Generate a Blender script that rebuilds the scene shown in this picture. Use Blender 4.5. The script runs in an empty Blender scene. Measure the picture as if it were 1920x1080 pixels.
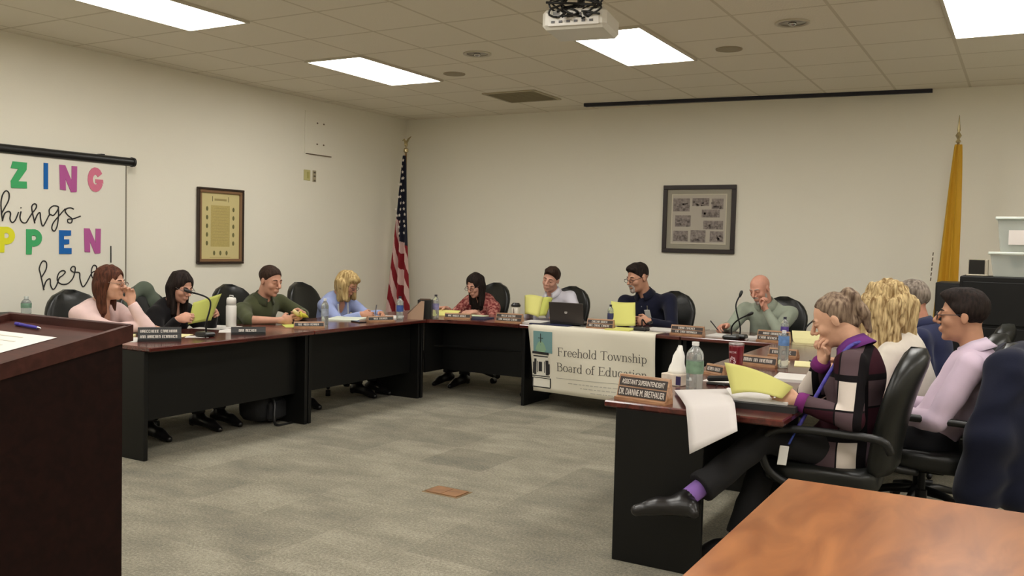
import bpy, math, random
import numpy as np
from mathutils import Vector, Matrix, Euler
random.seed(7)
PI = math.pi
SC = bpy.context.scene
COL = SC.collection

# ------------------------------------------------------------------ camera, world, exposure
H_CEIL = 2.985
CAM_P = Vector((6.872, -9.235, 1.448)); YAW, PITCH, ROLL, FPX = -0.5196, -0.0476, 0.0246, 1689.4
cd = bpy.data.cameras.new('camera'); cam = bpy.data.objects.new('camera', cd); COL.objects.link(cam)
_f = Vector((math.sin(YAW)*math.cos(PITCH), math.cos(YAW)*math.cos(PITCH), math.sin(PITCH)))
_r = Vector((math.cos(YAW), -math.sin(YAW), 0)); _u = _r.cross(_f)
_r2 = _r*math.cos(ROLL) + _u*math.sin(ROLL); _u2 = -_r*math.sin(ROLL) + _u*math.cos(ROLL)
mw = Matrix((( _r2.x,_u2.x,-_f.x,CAM_P.x),(_r2.y,_u2.y,-_f.y,CAM_P.y),(_r2.z,_u2.z,-_f.z,CAM_P.z),(0,0,0,1)))
cam.matrix_world = mw
cd.sensor_width = 36; cd.lens = 36*FPX/1920; cd.clip_end = 60
SC.camera = cam
w = bpy.data.worlds.new('world'); SC.world = w; w.use_nodes = True
w.node_tree.nodes['Background'].inputs[0].default_value = (1, .93, .8, 1)
w.node_tree.nodes['Background'].inputs[1].default_value = 0.02
vs = SC.view_settings; vs.view_transform = 'Standard'; vs.look = 'None'; vs.gamma = 1; vs.use_curve_mapping = False
vs.exposure = 0.0
LAMP = 14.0

# ------------------------------------------------------------------ materials
def lin(c):
    return tuple(((v/255)/12.92 if v/255 <= .04045 else ((v/255+.055)/1.055)**2.4) for v in c)
MATS = {}
def M(name, rgb, rough=.6, metal=0, spec=.5, noise=0, nscale=8, bump=0, bscale=60, trans=0, emit=0, stretch=None, sheen=0, alpha=1, coat=0):
    if name in MATS: return MATS[name]
    m = bpy.data.materials.new(name); m.use_nodes = True
    nt = m.node_tree; b = nt.nodes['Principled BSDF']; c = lin(rgb)
    b.inputs['Base Color'].default_value = (*c, 1); b.inputs['Roughness'].default_value = rough
    b.inputs['Metallic'].default_value = metal; b.inputs['Specular IOR Level'].default_value = spec
    if trans: b.inputs['Transmission Weight'].default_value = trans; b.inputs['IOR'].default_value = 1.33
    if sheen: b.inputs['Sheen Weight'].default_value = sheen
    if coat: b.inputs['Coat Weight'].default_value = coat; b.inputs['Coat Roughness'].default_value = .15
    if alpha < 1: b.inputs['Alpha'].default_value = alpha
    if emit: b.inputs['Emission Color'].default_value = (*c, 1); b.inputs['Emission Strength'].default_value = emit
    tc = nt.nodes.new('ShaderNodeTexCoord'); mp = nt.nodes.new('ShaderNodeMapping')
    nt.links.new(tc.outputs['Object'], mp.inputs[0])
    if stretch: mp.inputs['Scale'].default_value = stretch
    if noise:
        n = nt.nodes.new('ShaderNodeTexNoise'); n.inputs['Scale'].default_value = nscale; n.inputs['Detail'].default_value = 5
        nt.links.new(mp.outputs[0], n.inputs['Vector'])
        r = nt.nodes.new('ShaderNodeValToRGB'); r.color_ramp.elements[0].position = .3; r.color_ramp.elements[1].position = .7
        r.color_ramp.elements[0].color = (*[v*(1-noise) for v in c], 1); r.color_ramp.elements[1].color = (*[min(1, v*(1+noise)) for v in c], 1)
        nt.links.new(n.outputs['Fac'], r.inputs[0]); nt.links.new(r.outputs[0], b.inputs['Base Color'])
    if bump:
        n = nt.nodes.new('ShaderNodeTexNoise'); n.inputs['Scale'].default_value = bscale; n.inputs['Detail'].default_value = 3
        nt.links.new(mp.outputs[0], n.inputs['Vector'])
        bp = nt.nodes.new('ShaderNodeBump'); bp.inputs['Strength'].default_value = bump; bp.inputs['Distance'].default_value = .01
        nt.links.new(n.outputs['Fac'], bp.inputs['Height']); nt.links.new(bp.outputs[0], b.inputs['Normal'])
    MATS[name] = m; return m

def nd(nt, t, **k):
    n = nt.nodes.new(t)
    for a, v in k.items(): setattr(n, a, v)
    return n
def mth(nt, op, a, b=None):
    n = nd(nt, 'ShaderNodeMath', operation=op)
    for i, v in enumerate((a, b)):
        if v is None: continue
        if isinstance(v, (int, float)): n.inputs[i].default_value = v
        else: nt.links.new(v, n.inputs[i])
    return n.outputs[0]

def ceiling_mat():
    m = M('ceiling_tile', (234, 226, 208), .95, bump=.25, bscale=90)
    nt = m.node_tree; b = nt.nodes['Principled BSDF']
    g = nd(nt, 'ShaderNodeNewGeometry'); s = nd(nt, 'ShaderNodeSeparateXYZ'); nt.links.new(g.outputs['Position'], s.inputs[0])
    def line(o, off, T):
        fr = mth(nt, 'FRACT', mth(nt, 'ADD', mth(nt, 'DIVIDE', mth(nt, 'SUBTRACT', o, off), T), 50.0))
        return mth(nt, 'LESS_THAN', mth(nt, 'MINIMUM', fr, mth(nt, 'SUBTRACT', 1.0, fr)), .018)
    l = mth(nt, 'MAXIMUM', line(s.outputs[0], 1.400, .6175), line(s.outputs[1], -2.135, .6096))
    mx = nd(nt, 'ShaderNodeMix', data_type='RGBA')
    nt.links.new(l, mx.inputs['Factor']); mx.inputs['A'].default_value = (*lin((234, 226, 208)), 1); mx.inputs['B'].default_value = (*lin((212, 202, 180)), 1)
    nt.links.new(mx.outputs['Result'], b.inputs['Base Color'])
    return m
def carpet_mat():
    m = M('carpet', (140, 134, 112), 1.0, spec=.1)
    nt = m.node_tree; b = nt.nodes['Principled BSDF']
    g = nd(nt, 'ShaderNodeNewGeometry')
    mp = nd(nt, 'ShaderNodeMapping'); mp.inputs['Rotation'].default_value = (0, 0, 0.0); mp.inputs['Scale'].default_value = (2.05, 2.05, 0)
    nt.links.new(g.outputs['Position'], mp.inputs[0])
    fl = nd(nt, 'ShaderNodeVectorMath', operation='FLOOR'); nt.links.new(mp.outputs[0], fl.inputs[0])
    wn = nd(nt, 'ShaderNodeTexWhiteNoise', noise_dimensions='2D'); nt.links.new(fl.outputs[0], wn.inputs['Vector'])
    n1 = nd(nt, 'ShaderNodeTexNoise'); n1.inputs['Scale'].default_value = 2.4; n1.inputs['Detail'].default_value = 4; n1.inputs['Roughness'].default_value = .6
    m2 = nd(nt, 'ShaderNodeMapping'); m2.inputs['Scale'].default_value = (1.1, 1.9, 1); nt.links.new(g.outputs['Position'], m2.inputs[0]); nt.links.new(m2.outputs[0], n1.inputs['Vector'])
    n2 = nd(nt, 'ShaderNodeTexNoise'); n2.inputs['Scale'].default_value = 75; n2.inputs['Detail'].default_value = 3; nt.links.new(g.outputs['Position'], n2.inputs['Vector'])
    n3 = nd(nt, 'ShaderNodeTexNoise'); n3.inputs['Scale'].default_value = 210; n3.inputs['Detail'].default_value = 1; nt.links.new(g.outputs['Position'], n3.inputs['Vector'])
    v = mth(nt, 'ADD', mth(nt, 'MULTIPLY', wn.outputs['Value'], .09), mth(nt, 'ADD', mth(nt, 'MULTIPLY', n1.outputs['Fac'], .38), mth(nt, 'ADD', mth(nt, 'MULTIPLY', n2.outputs['Fac'], .45), mth(nt, 'MULTIPLY', n3.outputs['Fac'], .35))))
    r = nd(nt, 'ShaderNodeValToRGB'); e = r.color_ramp.elements
    e[0].position = .40; e[0].color = (*lin((88, 87, 82)), 1); e[1].position = .88; e[1].color = (*lin((172, 166, 149)), 1)
    q = r.color_ramp.elements.new(.63); q.color = (*lin((130, 125, 110)), 1)
    nt.links.new(v, r.inputs[0]); nt.links.new(r.outputs[0], b.inputs['Base Color'])
    bp = nd(nt, 'ShaderNodeBump'); bp.inputs['Strength'].default_value = .6; bp.inputs['Distance'].default_value = .006
    nt.links.new(n2.outputs['Fac'], bp.inputs['Height']); nt.links.new(bp.outputs[0], b.inputs['Normal'])
    return m
def wood_mat(name, c1, c2, rough=.3, scale=3, stretch=(1, 8, 8), coat=.3, spec=.5):
    m = M(name, c1, rough, coat=coat, spec=spec); nt = m.node_tree; b = nt.nodes['Principled BSDF']
    tc = nd(nt, 'ShaderNodeTexCoord'); mp = nd(nt, 'ShaderNodeMapping'); mp.inputs['Scale'].default_value = stretch
    nt.links.new(tc.outputs['Object'], mp.inputs[0])
    n = nd(nt, 'ShaderNodeTexNoise'); n.inputs['Scale'].default_value = scale; n.inputs['Detail'].default_value = 7; n.inputs['Distortion'].default_value = .8
    nt.links.new(mp.outputs[0], n.inputs['Vector'])
    r = nd(nt, 'ShaderNodeValToRGB'); e = r.color_ramp.elements; e[0].position = .35; e[1].position = .68
    e[0].color = (*lin(c1), 1); e[1].color = (*lin(c2), 1)
    nt.links.new(n.outputs['Fac'], r.inputs[0]); nt.links.new(r.outputs[0], b.inputs['Base Color'])
    return m
def plaid_mat():
    m = M('plaid_knit', (30, 22, 24), .95, spec=.1, bump=.08, bscale=260); nt = m.node_tree; b = nt.nodes['Principled BSDF']
    tc = nd(nt, 'ShaderNodeTexCoord'); mp = nd(nt, 'ShaderNodeMapping'); mp.inputs['Rotation'].default_value = (0, 0, 0)
    nt.links.new(tc.outputs['Object'], mp.inputs[0])
    s = nd(nt, 'ShaderNodeSeparateXYZ'); nt.links.new(mp.outputs[0], s.inputs[0])
    def band(o, T, off, a, bb):
        f = mth(nt, 'FRACT', mth(nt, 'ADD', mth(nt, 'DIVIDE', o, T), off))
        return mth(nt, 'MULTIPLY', mth(nt, 'GREATER_THAN', f, a), mth(nt, 'LESS_THAN', f, bb))
    X = s.outputs[0]
    vw = band(X, .24, .90, .0, .31); hw = band(s.outputs[2], .28, .25, .0, .42)
    vb = band(X, .24, .90, .45, .97); hb = band(s.outputs[2], .28, .25, .52, .97)
    def mix(f, a, bcol):
        x = nd(nt, 'ShaderNodeMix', data_type='RGBA'); nt.links.new(f, x.inputs['Factor'])
        if isinstance(a, tuple): x.inputs['A'].default_value = (*a, 1)
        else: nt.links.new(a, x.inputs['A'])
        x.inputs['B'].default_value = (*bcol, 1); return x.outputs['Result']
    c = mix(mth(nt, 'MULTIPLY', vb, hb), lin((22, 19, 21)), lin((52, 24, 32)))
    c = mix(mth(nt, 'MAXIMUM', mth(nt, 'MULTIPLY', vw, hb), mth(nt, 'MULTIPLY', hw, vb)), c, lin((84, 68, 72)))
    c = mix(mth(nt, 'MULTIPLY', vw, hw), c, lin((205, 194, 184)))
    nt.links.new(c, b.inputs['Base Color']); return m
def floral_mat():
    m = M('floral_blouse', (125, 55, 55), .85, spec=.2); nt = m.node_tree; b = nt.nodes['Principled BSDF']
    tc = nd(nt, 'ShaderNodeTexCoord'); v = nd(nt, 'ShaderNodeTexNoise'); v.inputs['Scale'].default_value = 42; v.inputs['Detail'].default_value = 2
    nt.links.new(tc.outputs['Object'], v.inputs['Vector'])
    r = nd(nt, 'ShaderNodeValToRGB'); e = r.color_ramp.elements; e[0].position = .42; e[1].position = .66
    e[0].color = (*lin((112, 42, 44)), 1); e[1].color = (*lin((188, 128, 116)), 1)
    nt.links.new(v.outputs['Fac'], r.inputs[0]); nt.links.new(r.outputs[0], b.inputs['Base Color']); return m
def hair_mat(name, c1, c2, sc=90):
    m = M(name, c1, .65, spec=.15); nt = m.node_tree; b = nt.nodes['Principled BSDF']
    tc = nd(nt, 'ShaderNodeTexCoord'); mp = nd(nt, 'ShaderNodeMapping'); mp.inputs['Scale'].default_value = (1, 1, .16); nt.links.new(tc.outputs['Object'], mp.inputs[0])
    n = nd(nt, 'ShaderNodeTexNoise'); n.inputs['Scale'].default_value = sc; n.inputs['Detail'].default_value = 4; nt.links.new(mp.outputs[0], n.inputs['Vector'])
    r = nd(nt, 'ShaderNodeValToRGB'); e = r.color_ramp.elements; e[0].position = .35; e[1].position = .65
    e[0].color = (*lin(c1), 1); e[1].color = (*lin(c2), 1)
    nt.links.new(n.outputs['Fac'], r.inputs[0]); nt.links.new(r.outputs[0], b.inputs['Base Color'])
    bp = nd(nt, 'ShaderNodeBump'); bp.inputs['Strength'].default_value = .8; bp.inputs['Distance'].default_value = .008
    nt.links.new(n.outputs['Fac'], bp.inputs['Height']); nt.links.new(bp.outputs[0], b.inputs['Normal']); return m

wall_m = M('wall_paint', (238, 233, 217), .9, bump=.08, bscale=120)
ceil_m = ceiling_mat(); carpet_m = carpet_mat()
mahog = wood_mat('mahogany_laminate', (64, 24, 20), (96, 40, 32), .25, coat=.6)
podium_m = wood_mat('podium_laminate', (24, 10, 8), (34, 16, 13), .5, coat=.0, spec=.12)
podium_top_m = wood_mat('podium_top_laminate', (56, 28, 22), (72, 38, 31), .5, coat=.0, spec=.2)
orange_m = wood_mat('cherry_laminate', (128, 72, 32), (166, 104, 56), .32, scale=2.6, stretch=(3.5, 1, 3), coat=.2)
blk = M('black_laminate', (13, 13, 12), .45, spec=.3)
leather = M('black_leather', (22, 23, 21), .36, bump=.05, bscale=60, spec=.4)
plast = M('black_plastic', (20, 20, 20), .4)
dkmetal = M('dark_metal', (40, 40, 42), .35, metal=.8)
chrome = M('chrome', (190, 190, 188), .2, metal=1)
brass = M('brass', (180, 150, 90), .3, metal=1)
paper = M('white_paper', (206, 202, 196), .8)
yelp = M('yellow_paper', (204, 202, 112), .8)
clear = M('clear_plastic', (235, 240, 238), .05, trans=1, spec=.5)
water_lbl = M('blue_label', (70, 110, 170), .5)
white_pl = M('white_plastic', (225, 222, 215), .4)
ink = M('black_ink', (34, 32, 32), .8)
plate_wood = wood_mat('nameplate_wood', (146, 104, 72), (186, 144, 108), .4, scale=9)
plate_face = M('nameplate_face', (44, 32, 26), .45)
letter_m = M('engraved_lettering', (214, 206, 196), .6)
navy = M('navy_folder', (30, 34, 66), .5)

# ------------------------------------------------------------------ mesh helpers
class MB:
    def __init__(s): s.v = []; s.f = []; s.mi = []; s.cur = 0
    def add(s, vs_, fs):
        o = len(s.v); s.v += [tuple(x) for x in vs_]
        for f in fs: s.f.append(tuple(i+o for i in f)); s.mi.append(s.cur)
        return s
    def box(s, c, d, rot=None, bev=0):
        hx, hy, hz = d[0]/2, d[1]/2, d[2]/2
        if bev:
            k = min(bev, hx*.9, hy*.9, hz*.9)
            vs_ = []; idx = {}
            for sx in (-1, 1):
                for sy in (-1, 1):
                    for sz in (-1, 1):
                        for a in range(3):
                            p = [sx*(hx-k), sy*(hy-k), sz*(hz-k)]; p[a] = (sx*hx, sy*hy, sz*hz)[a]
                            idx[(sx, sy, sz, a)] = len(vs_); vs_.append(p)
            fs = []
            for a in range(3):
                b, c2 = (a+1) % 3, (a+2) % 3
                for sg in (-1, 1):
                    q = []
                    for (p, r) in ((-1, -1), (1, -1), (1, 1), (-1, 1)):
                        k3 = [0, 0, 0]; k3[a] = sg; k3[b] = p; k3[c2] = r; q.append(idx[(*k3, a)])
                    fs.append(q if sg > 0 else q[::-1])
            for a in range(3):
                b, c2 = (a+1) % 3, (a+2) % 3
                for sb in (-1, 1):
                    for sc_ in (-1, 1):
                        q = []
                        for sa in (-1, 1):
                            k3 = [0, 0, 0]; k3[a] = sa; k3[b] = sb; k3[c2] = sc_
                            q.append((idx[(*k3, b)], idx[(*k3, c2)]))
                        f = [q[0][0], q[1][0], q[1][1], q[0][1]]
                        fs.append(f if sb*sc_ < 0 else f[::-1])
            for sx in (-1, 1):
                for sy in (-1, 1):
                    for sz in (-1, 1):
                        f = [idx[(sx, sy, sz, a)] for a in range(3)]
                        fs.append(f if sx*sy*sz > 0 else f[::-1])
        else:
            vs_ = [[sx*hx, sy*hy, sz*hz] for sx in (-1, 1) for sy in (-1, 1) for sz in (-1, 1)]
            fs = [(0, 1, 3, 2), (4, 6, 7, 5), (0, 4, 5, 1), (2, 3, 7, 6), (0, 2, 6, 4), (1, 5, 7, 3)]
        R = Euler(rot).to_matrix() if rot is not None and not isinstance(rot, Matrix) else rot
        out = []
        for p in vs_:
            p = Vector(p)
            if R is not None: p = R @ p
            out.append((p.x+c[0], p.y+c[1], p.z+c[2]))
        return s.add(out, fs)
    def tube(s, pts, r, n=8, cap=True):
        pts = [Vector(p) for p in pts]; N = len(pts)
        rs = r if isinstance(r, (list, tuple)) else [r]*N
        rings = []; up = None
        for i, p in enumerate(pts):
            d = (pts[min(i+1, N-1)] - pts[max(i-1, 0)])
            d = d.normalized() if d.length > 1e-9 else Vector((0, 0, 1))
            if up is None: up = Vector((0, 0, 1)) if abs(d.z) < .9 else Vector((1, 0, 0))
            a = up - d*up.dot(d)
            if a.length < 1e-5: a = d.orthogonal()
            a.normalize(); b = d.cross(a); up = a
            rings.append([p + (a*math.cos(t*2*PI/n) + b*math.sin(t*2*PI/n))*rs[i] for t in range(n)])
        return s.loft(rings, cap)
    def loft(s, rings, cap=True, close=True):
        n = len(rings[0]); vs_ = [q for r in rings for q in r]; fs = []
        for i in range(len(rings)-1):
            for j in range(n if close else n-1):
                k = (j+1) % n; fs.append((i*n+j, i*n+k, (i+1)*n+k, (i+1)*n+j))
        if cap: fs.append(tuple(range(n))[::-1]); fs.append(tuple((len(rings)-1)*n+j for j in range(n)))
        return s.add(vs_, fs)
    def cyl(s, p0, p1, r0, r1=None, n=16): return s.tube([p0, p1], [r0, r0 if r1 is None else r1], n)
    def lathe(s, prof, c=(0, 0, 0), n=20, cap=True):
        return s.loft([[(c[0]+r*math.cos(t*2*PI/n), c[1]+r*math.sin(t*2*PI/n), c[2]+z) for t in range(n)] for r, z in prof], cap)
    def sphere(s, c, r, R=None, n=14, m=8):
        r = r if isinstance(r, (tuple, list)) else (r, r, r); rings = []
        for i in range(m+1):
            a = -PI/2 + PI*(i+.001)/(m+.002); ring = []
            for j in range(n):
                p = Vector((r[0]*math.cos(a)*math.cos(j*2*PI/n), r[1]*math.cos(a)*math.sin(j*2*PI/n), r[2]*math.sin(a)))
                if R is not None: p = R @ p
                ring.append((p.x+c[0], p.y+c[1], p.z+c[2]))
            rings.append(ring)
        return s.loft(rings)
    def prism(s, poly, z0, z1):
        n = len(poly)
        return s.add([(x, y, z0) for x, y in poly]+[(x, y, z1) for x, y in poly],
                     [tuple(range(n))[::-1], tuple(range(n, 2*n))]+[(i, (i+1) % n, n+(i+1) % n, n+i) for i in range(n)])
    def sheet(s, G, th):           # G: grid of points -> thin solid sheet
        m, n = len(G), len(G[0]); A = [[Vector(p) for p in r] for r in G]; T = []; B = []
        for i in range(m):
            for j in range(n):
                du = A[i][min(j+1, n-1)]-A[i][max(j-1, 0)]; dv = A[min(i+1, m-1)][j]-A[max(i-1, 0)][j]
                nn = du.cross(dv); nn = nn.normalized() if nn.length > 1e-12 else Vector((0, 0, 1))
                T.append(A[i][j]+nn*th/2); B.append(A[i][j]-nn*th/2)
        fs = []; k = m*n
        for i in range(m-1):
            for j in range(n-1):
                a = i*n+j; fs.append((a, a+1, a+n+1, a+n)); fs.append((k+a, k+a+n, k+a+n+1, k+a+1))
        for i in range(m-1):
            for j in (0, n-1):
                a = i*n+j; f = (a, a+n, k+a+n, k+a); fs.append(f if j == 0 else f[::-1])
        for j in range(n-1):
            for i in (0, m-1):
                a = i*n+j; f = (a, k+a, k+a+1, a+1); fs.append(f if i == 0 else f[::-1])
        return s.add(T+B, fs)
def obj(name, mb, mat, parent=None, smooth=False, loc=None, rotz=0):
    me = bpy.data.meshes.new(name)
    if isinstance(mb, tuple): me.from_pydata(mb[0], [], mb[1])
    else: me.from_pydata(mb.v, [], mb.f)
    for m in (mat if isinstance(mat, list) else [mat]): me.materials.append(m)
    if isinstance(mat, list): me.polygons.foreach_set('material_index', mb.mi)
    if smooth:
        me.polygons.foreach_set('use_smooth', [True]*len(me.polygons))
        if smooth == 'auto' : me.set_sharp_from_angle(angle=math.radians(38))
    me.update(); o = bpy.data.objects.new(name, me); COL.objects.link(o)
    if parent is not None: o.parent = parent
    if loc is not None: o.location = loc; o.rotation_euler.z = rotz
    return o
def tag(o, label, cat, group=None, kind=None):
    o['label'] = label; o['category'] = cat
    if group: o['group'] = group
    if kind: o['kind'] = kind
    return o
def thing(name, label, cat, loc=(0, 0, 0), rotz=0, group=None):
    o = bpy.data.objects.new(name, None); COL.objects.link(o); o.location = loc; o.rotation_euler = (0, 0, rotz); o.empty_display_size = .05
    return tag(o, label, cat, group)
def struct(name, mb, mat):
    o = obj(name, mb, mat); o['kind'] = 'structure'; return o
def dup(o, parent=None):
    c = o.copy(); COL.objects.link(c)
    if parent is not None: c.parent = parent
    for ch in list(o.children): dup(ch, c)
    return c
def text_mesh(s, size, align='LEFT', bold=0.0, sx=1.0):
    cu = bpy.data.curves.new('t', 'FONT'); cu.body = s; cu.size = size; cu.align_x = align; cu.extrude = .0008; cu.offset = bold
    o = bpy.data.objects.new('t', cu); COL.objects.link(o)
    dg = bpy.context.evaluated_depsgraph_get(); me = o.evaluated_get(dg).to_mesh()
    mb = MB(); mb.add([(v.co.x*sx, v.co.y, v.co.z) for v in me.vertices], [tuple(p.vertices) for p in me.polygons])
    o.evaluated_get(dg).to_mesh_clear(); bpy.data.objects.remove(o); bpy.data.curves.remove(cu); return mb
def xform(mb, mat4):
    mb.v = [tuple(mat4 @ Vector(v)) for v in mb.v]; return mb
def frame4(o, x, y):
    x = Vector(x).normalized(); y = Vector(y).normalized(); z = x.cross(y); o = Vector(o)
    return Matrix(((x.x, y.x, z.x, o.x), (x.y, y.y, z.y, o.y), (x.z, y.z, z.z, o.z), (0, 0, 0, 1)))
def smooth_pts(pts, k=4):
    P = [Vector(p) for p in pts]; out = []
    for i in range(len(P)-1):
        p0, p1, p2, p3 = P[max(i-1, 0)], P[i], P[i+1], P[min(i+2, len(P)-1)]
        for j in range(k):
            t = j/k; out.append(.5*((2*p1)+(-p0+p2)*t+(2*p0-5*p1+4*p2-p3)*t*t+(-p0+3*p1-3*p2+p3)*t**3))
    out.append(P[-1]); return out

# ------------------------------------------------------------------ room shell
RX, RY = 10.4, -12.4
struct('floor', MB().box((RX/2, RY/2, -.05), (RX+.4, -RY+.4, .1)), carpet_m)
struct('ceiling', MB().box((RX/2, RY/2, H_CEIL+.05), (RX+.4, -RY+.4, .1)), ceil_m)
struct('wall_left', MB().box((-.1, RY/2, H_CEIL/2), (.2, -RY+.4, H_CEIL)), wall_m)
struct('wall_back', MB().box((RX/2, .1, H_CEIL/2), (RX, .2, H_CEIL)), wall_m)
struct('wall_right', MB().box((RX+.1, RY/2, H_CEIL/2), (.2, -RY+.4, H_CEIL)), wall_m)
struct('wall_front', MB().box((RX/2, RY-.1, H_CEIL/2), (RX, .2, H_CEIL)), wall_m)
base_m = M('rubber_baseboard', (60, 52, 46), .6)
struct('baseboard_left', MB().box((.006, RY/2, .05), (.012, -RY, .1)), base_m)
struct('baseboard_back', MB().box((RX/2+.012, -.006, .05), (RX-.03, .012, .1)), base_m)
struct('baseboard_right', MB().box((RX-.006, RY/2, .05), (.012, -RY-.03, .1)), base_m)
struct('baseboard_front', MB().box((RX/2, RY+.006, .05), (RX-.03, .012, .1)), base_m)
struct('trim_1', MB().add([(2.66, -.42, H_CEIL-.034), (6.03, -.05, H_CEIL-.034), (6.03, -.01, H_CEIL-.034), (2.66, -.36, H_CEIL-.034), (2.66, -.42, H_CEIL), (6.03, -.05, H_CEIL), (6.03, -.01, H_CEIL), (2.66, -.36, H_CEIL)],
       [(3, 2, 1, 0), (4, 5, 6, 7), (0, 1, 5, 4), (1, 2, 6, 5), (2, 3, 7, 6), (3, 0, 4, 7)]), M('dark_screen_slot', (26, 26, 40), .6))

# ------------------------------------------------------------------ ceiling fixtures
lamp_m = M('lit_diffuser', (255, 252, 246), .5, emit=LAMP)
lframe = M('troffer_frame', (205, 198, 180), .5)
rows_lbl = {0: 'nearest the flag corner wall', 1: 'second from the corner wall', 2: 'third row', 3: 'fourth row'}
where = ['beside the left wall', 'in front of the projector', 'above the yellow flag side', 'along the right wall']
for i, lx in enumerate((1.40, 3.87, 6.34, 8.81)):
    for j, ly in enumerate((-3.355, -5.79, -8.23, -10.67)):
        if (i, j) == (1, 1): ly = -6.4
        t = thing('ceiling_light', 'lit rectangular ceiling light panel %s, %s' % (where[i], rows_lbl[j]), 'light', (lx+.305, ly+.61, H_CEIL), 0, 'ceiling light panels')
        fr = MB()
        for (cx, cy, dx, dy) in ((0, .6, .61, .02), (0, -.6, .61, .02), (.295, 0, .02, 1.18), (-.295, 0, .02, 1.18)): fr.box((cx, cy, -.008), (dx, dy, .016))
        obj('frame', fr, lframe, t)
        obj('diffuser', MB().box((0, 0, -.004), (.568, 1.178, .006)), lamp_m, t)
spk_m = M('downlight_reflector', (120, 112, 100), .25, metal=.8); trimw = M('fixture_white', (200, 192, 172), .5)
for (x, y, lb) in ((2.934, -3.009, 'round recessed ceiling can light left of the projector'), (5.425, -3.004, 'round recessed ceiling can light right of the projector')):
    t = thing('recessed_light', lb, 'light', (x, y, H_CEIL), 0, 'recessed can lights')
    obj('trim_ring', MB().lathe([(.115, 0), (.115, -.008), (.095, -.01), (.092, 0)], n=28), trimw, t, True)
    obj('reflector', MB().lathe([(.09, -.001), (.085, -.005), (.03, -.004)], n=24), spk_m, t, True)
    obj('bulb', MB().sphere((0, 0, -.008), (.028, .028, .016)), chrome, t, True)
for (x, y, lb) in ((2.284, -2.362, 'small round ceiling speaker left, near the light over the corner'), (4.813, -2.387, 'small round ceiling speaker behind the middle light panel')):
    o = obj('ceiling_speaker', MB().lathe([(.1, 0), (.1, -.006), (.085, -.009), (.01, -.009)], n=28), M('speaker_grille', (165, 154, 130), .8, bump=.4, bscale=300), None, True, (x, y, H_CEIL))
    tag(o, lb, 'speaker', 'round ceiling speakers')
t = thing('ceiling_vent', 'square grey air vent in the ceiling above the back table', 'vent', (2.265, -1.07, H_CEIL))
obj('frame', MB().box((0, .29, -.006), (.6, .03, .012)).box((0, -.29, -.006), (.6, .03, .012)).box((.29, 0, -.006), (.03, .56, .012)).box((-.29, 0, -.006), (.03, .56, .012)), M('vent_grey', (178, 168, 140), .6), t)
vb = MB()
for k in range(16): vb.box((0, -.26+k*.035, -.006), (.56, .024, .004), (.5, 0, 0))
obj('slats', vb, M('vent_grey2', (168, 158, 128), .6), t)
obj('backing', MB().box((0, 0, -.001), (.56, .56, .002)), M('vent_back', (130, 120, 94), .8), t)

# projector, hanging from the ceiling
t = thing('projector', 'white ceiling projector with tangled black cables', 'projector', (4.535, -4.42, H_CEIL-.235))
t.rotation_euler.z = .18
pw = M('projector_white', (222, 218, 206), .4)
obj('housing', MB().box((0, .02, .0), (.38, .34, .115), bev=.022), pw, t, True if False else False)
obj('rear_panel', MB().box((-.0, -.152, 0), (.30, .006, .085), bev=.002), M('projector_panel', (232, 228, 220), .5), t)
sk = MB()
for k in range(6): sk.box((-.12+k*.045, -.157, -.02), (.02, .006, .012))
for k in range(3): sk.box((-.02+k*.05, -.157, .018), (.034, .006, .018))
for k in range(5): sk.box((-.1, -.157, .008+k*.007), (.04, .004, .003))
obj('sockets', sk, M('socket_grey', (90, 88, 90), .5), t)
obj('lens', MB().cyl((.1, .14, 0), (.1, .18, 0), .04, .035), plast, t, 'auto')
obj('mount_plate', MB().box((0, 0, .062), (.18, .16, .012), bev=.003), plast, t)
obj('mount_pole', MB().cyl((0, 0, .06), (0, 0, .234), .022), plast, t, 'auto')
for k in range(11):
    a = random.uniform(-1, 1); pts = []
    x = random.uniform(-.12, .14)
    for q in range(7):
        pts.append((x + math.sin(q*1.3+k)*.05 + random.uniform(-.02, .02), -.16+random.uniform(-.05, .02) + q*.016, -.01 + q*.03 + random.uniform(-.012, .012)))
    obj('cable', MB().tube(smooth_pts(pts, 3), .006, 6), plast, t, True)
for q in ((.14, -.2, .05), (-.16, -.17, .09)): obj('cable', MB().tube([(0, -.15, .08), q], .007, 6), plast, t, True)

# ------------------------------------------------------------------ tables (top, side panels, modesty panel)
TZ = .74
def top_slab(mb, poly, z1=TZ, th=.03):
    return mb.prism(poly, z1-th, z1)
def table(name, label, L, loc, rotz, depth=.76, sides=((0, .5), (1, .5)), modesty=True, group='mahogany topped tables set in a U'):
    """local x runs along the table, local y=0 is the edge facing the middle of the room, +y goes to the seats"""
    t = thing(name, label, 'table', loc, rotz, group)
    obj('tabletop', MB().box((L/2, depth/2, TZ-.015), (L, depth+.06, .03), bev=.006), mahog, t)
    for (e, wd) in sides:
        x = .02 if e == 0 else L-.02
        obj('side_panel', MB().box((x, .03+wd/2, (TZ-.03)/2), (.032, wd, TZ-.03), bev=.003), blk, t)
    if modesty:
        obj('modesty_panel', MB().box((L/2, .13, .475), (L-.08, .02, .47)), blk, t)
    return t
# left row: local +y points towards -x (rotz = +90deg), local x runs towards +y
table('conference_table', 'mahogany table on the left, nearest the wooden podium', 1.52, (2.03, -5.43, 0), PI/2)
table('conference_table', 'mahogany table on the left, under the elbows of the man in olive green', 1.50, (2.03, -3.905, 0), PI/2, sides=((0, .5), (1, .5)))
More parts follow.
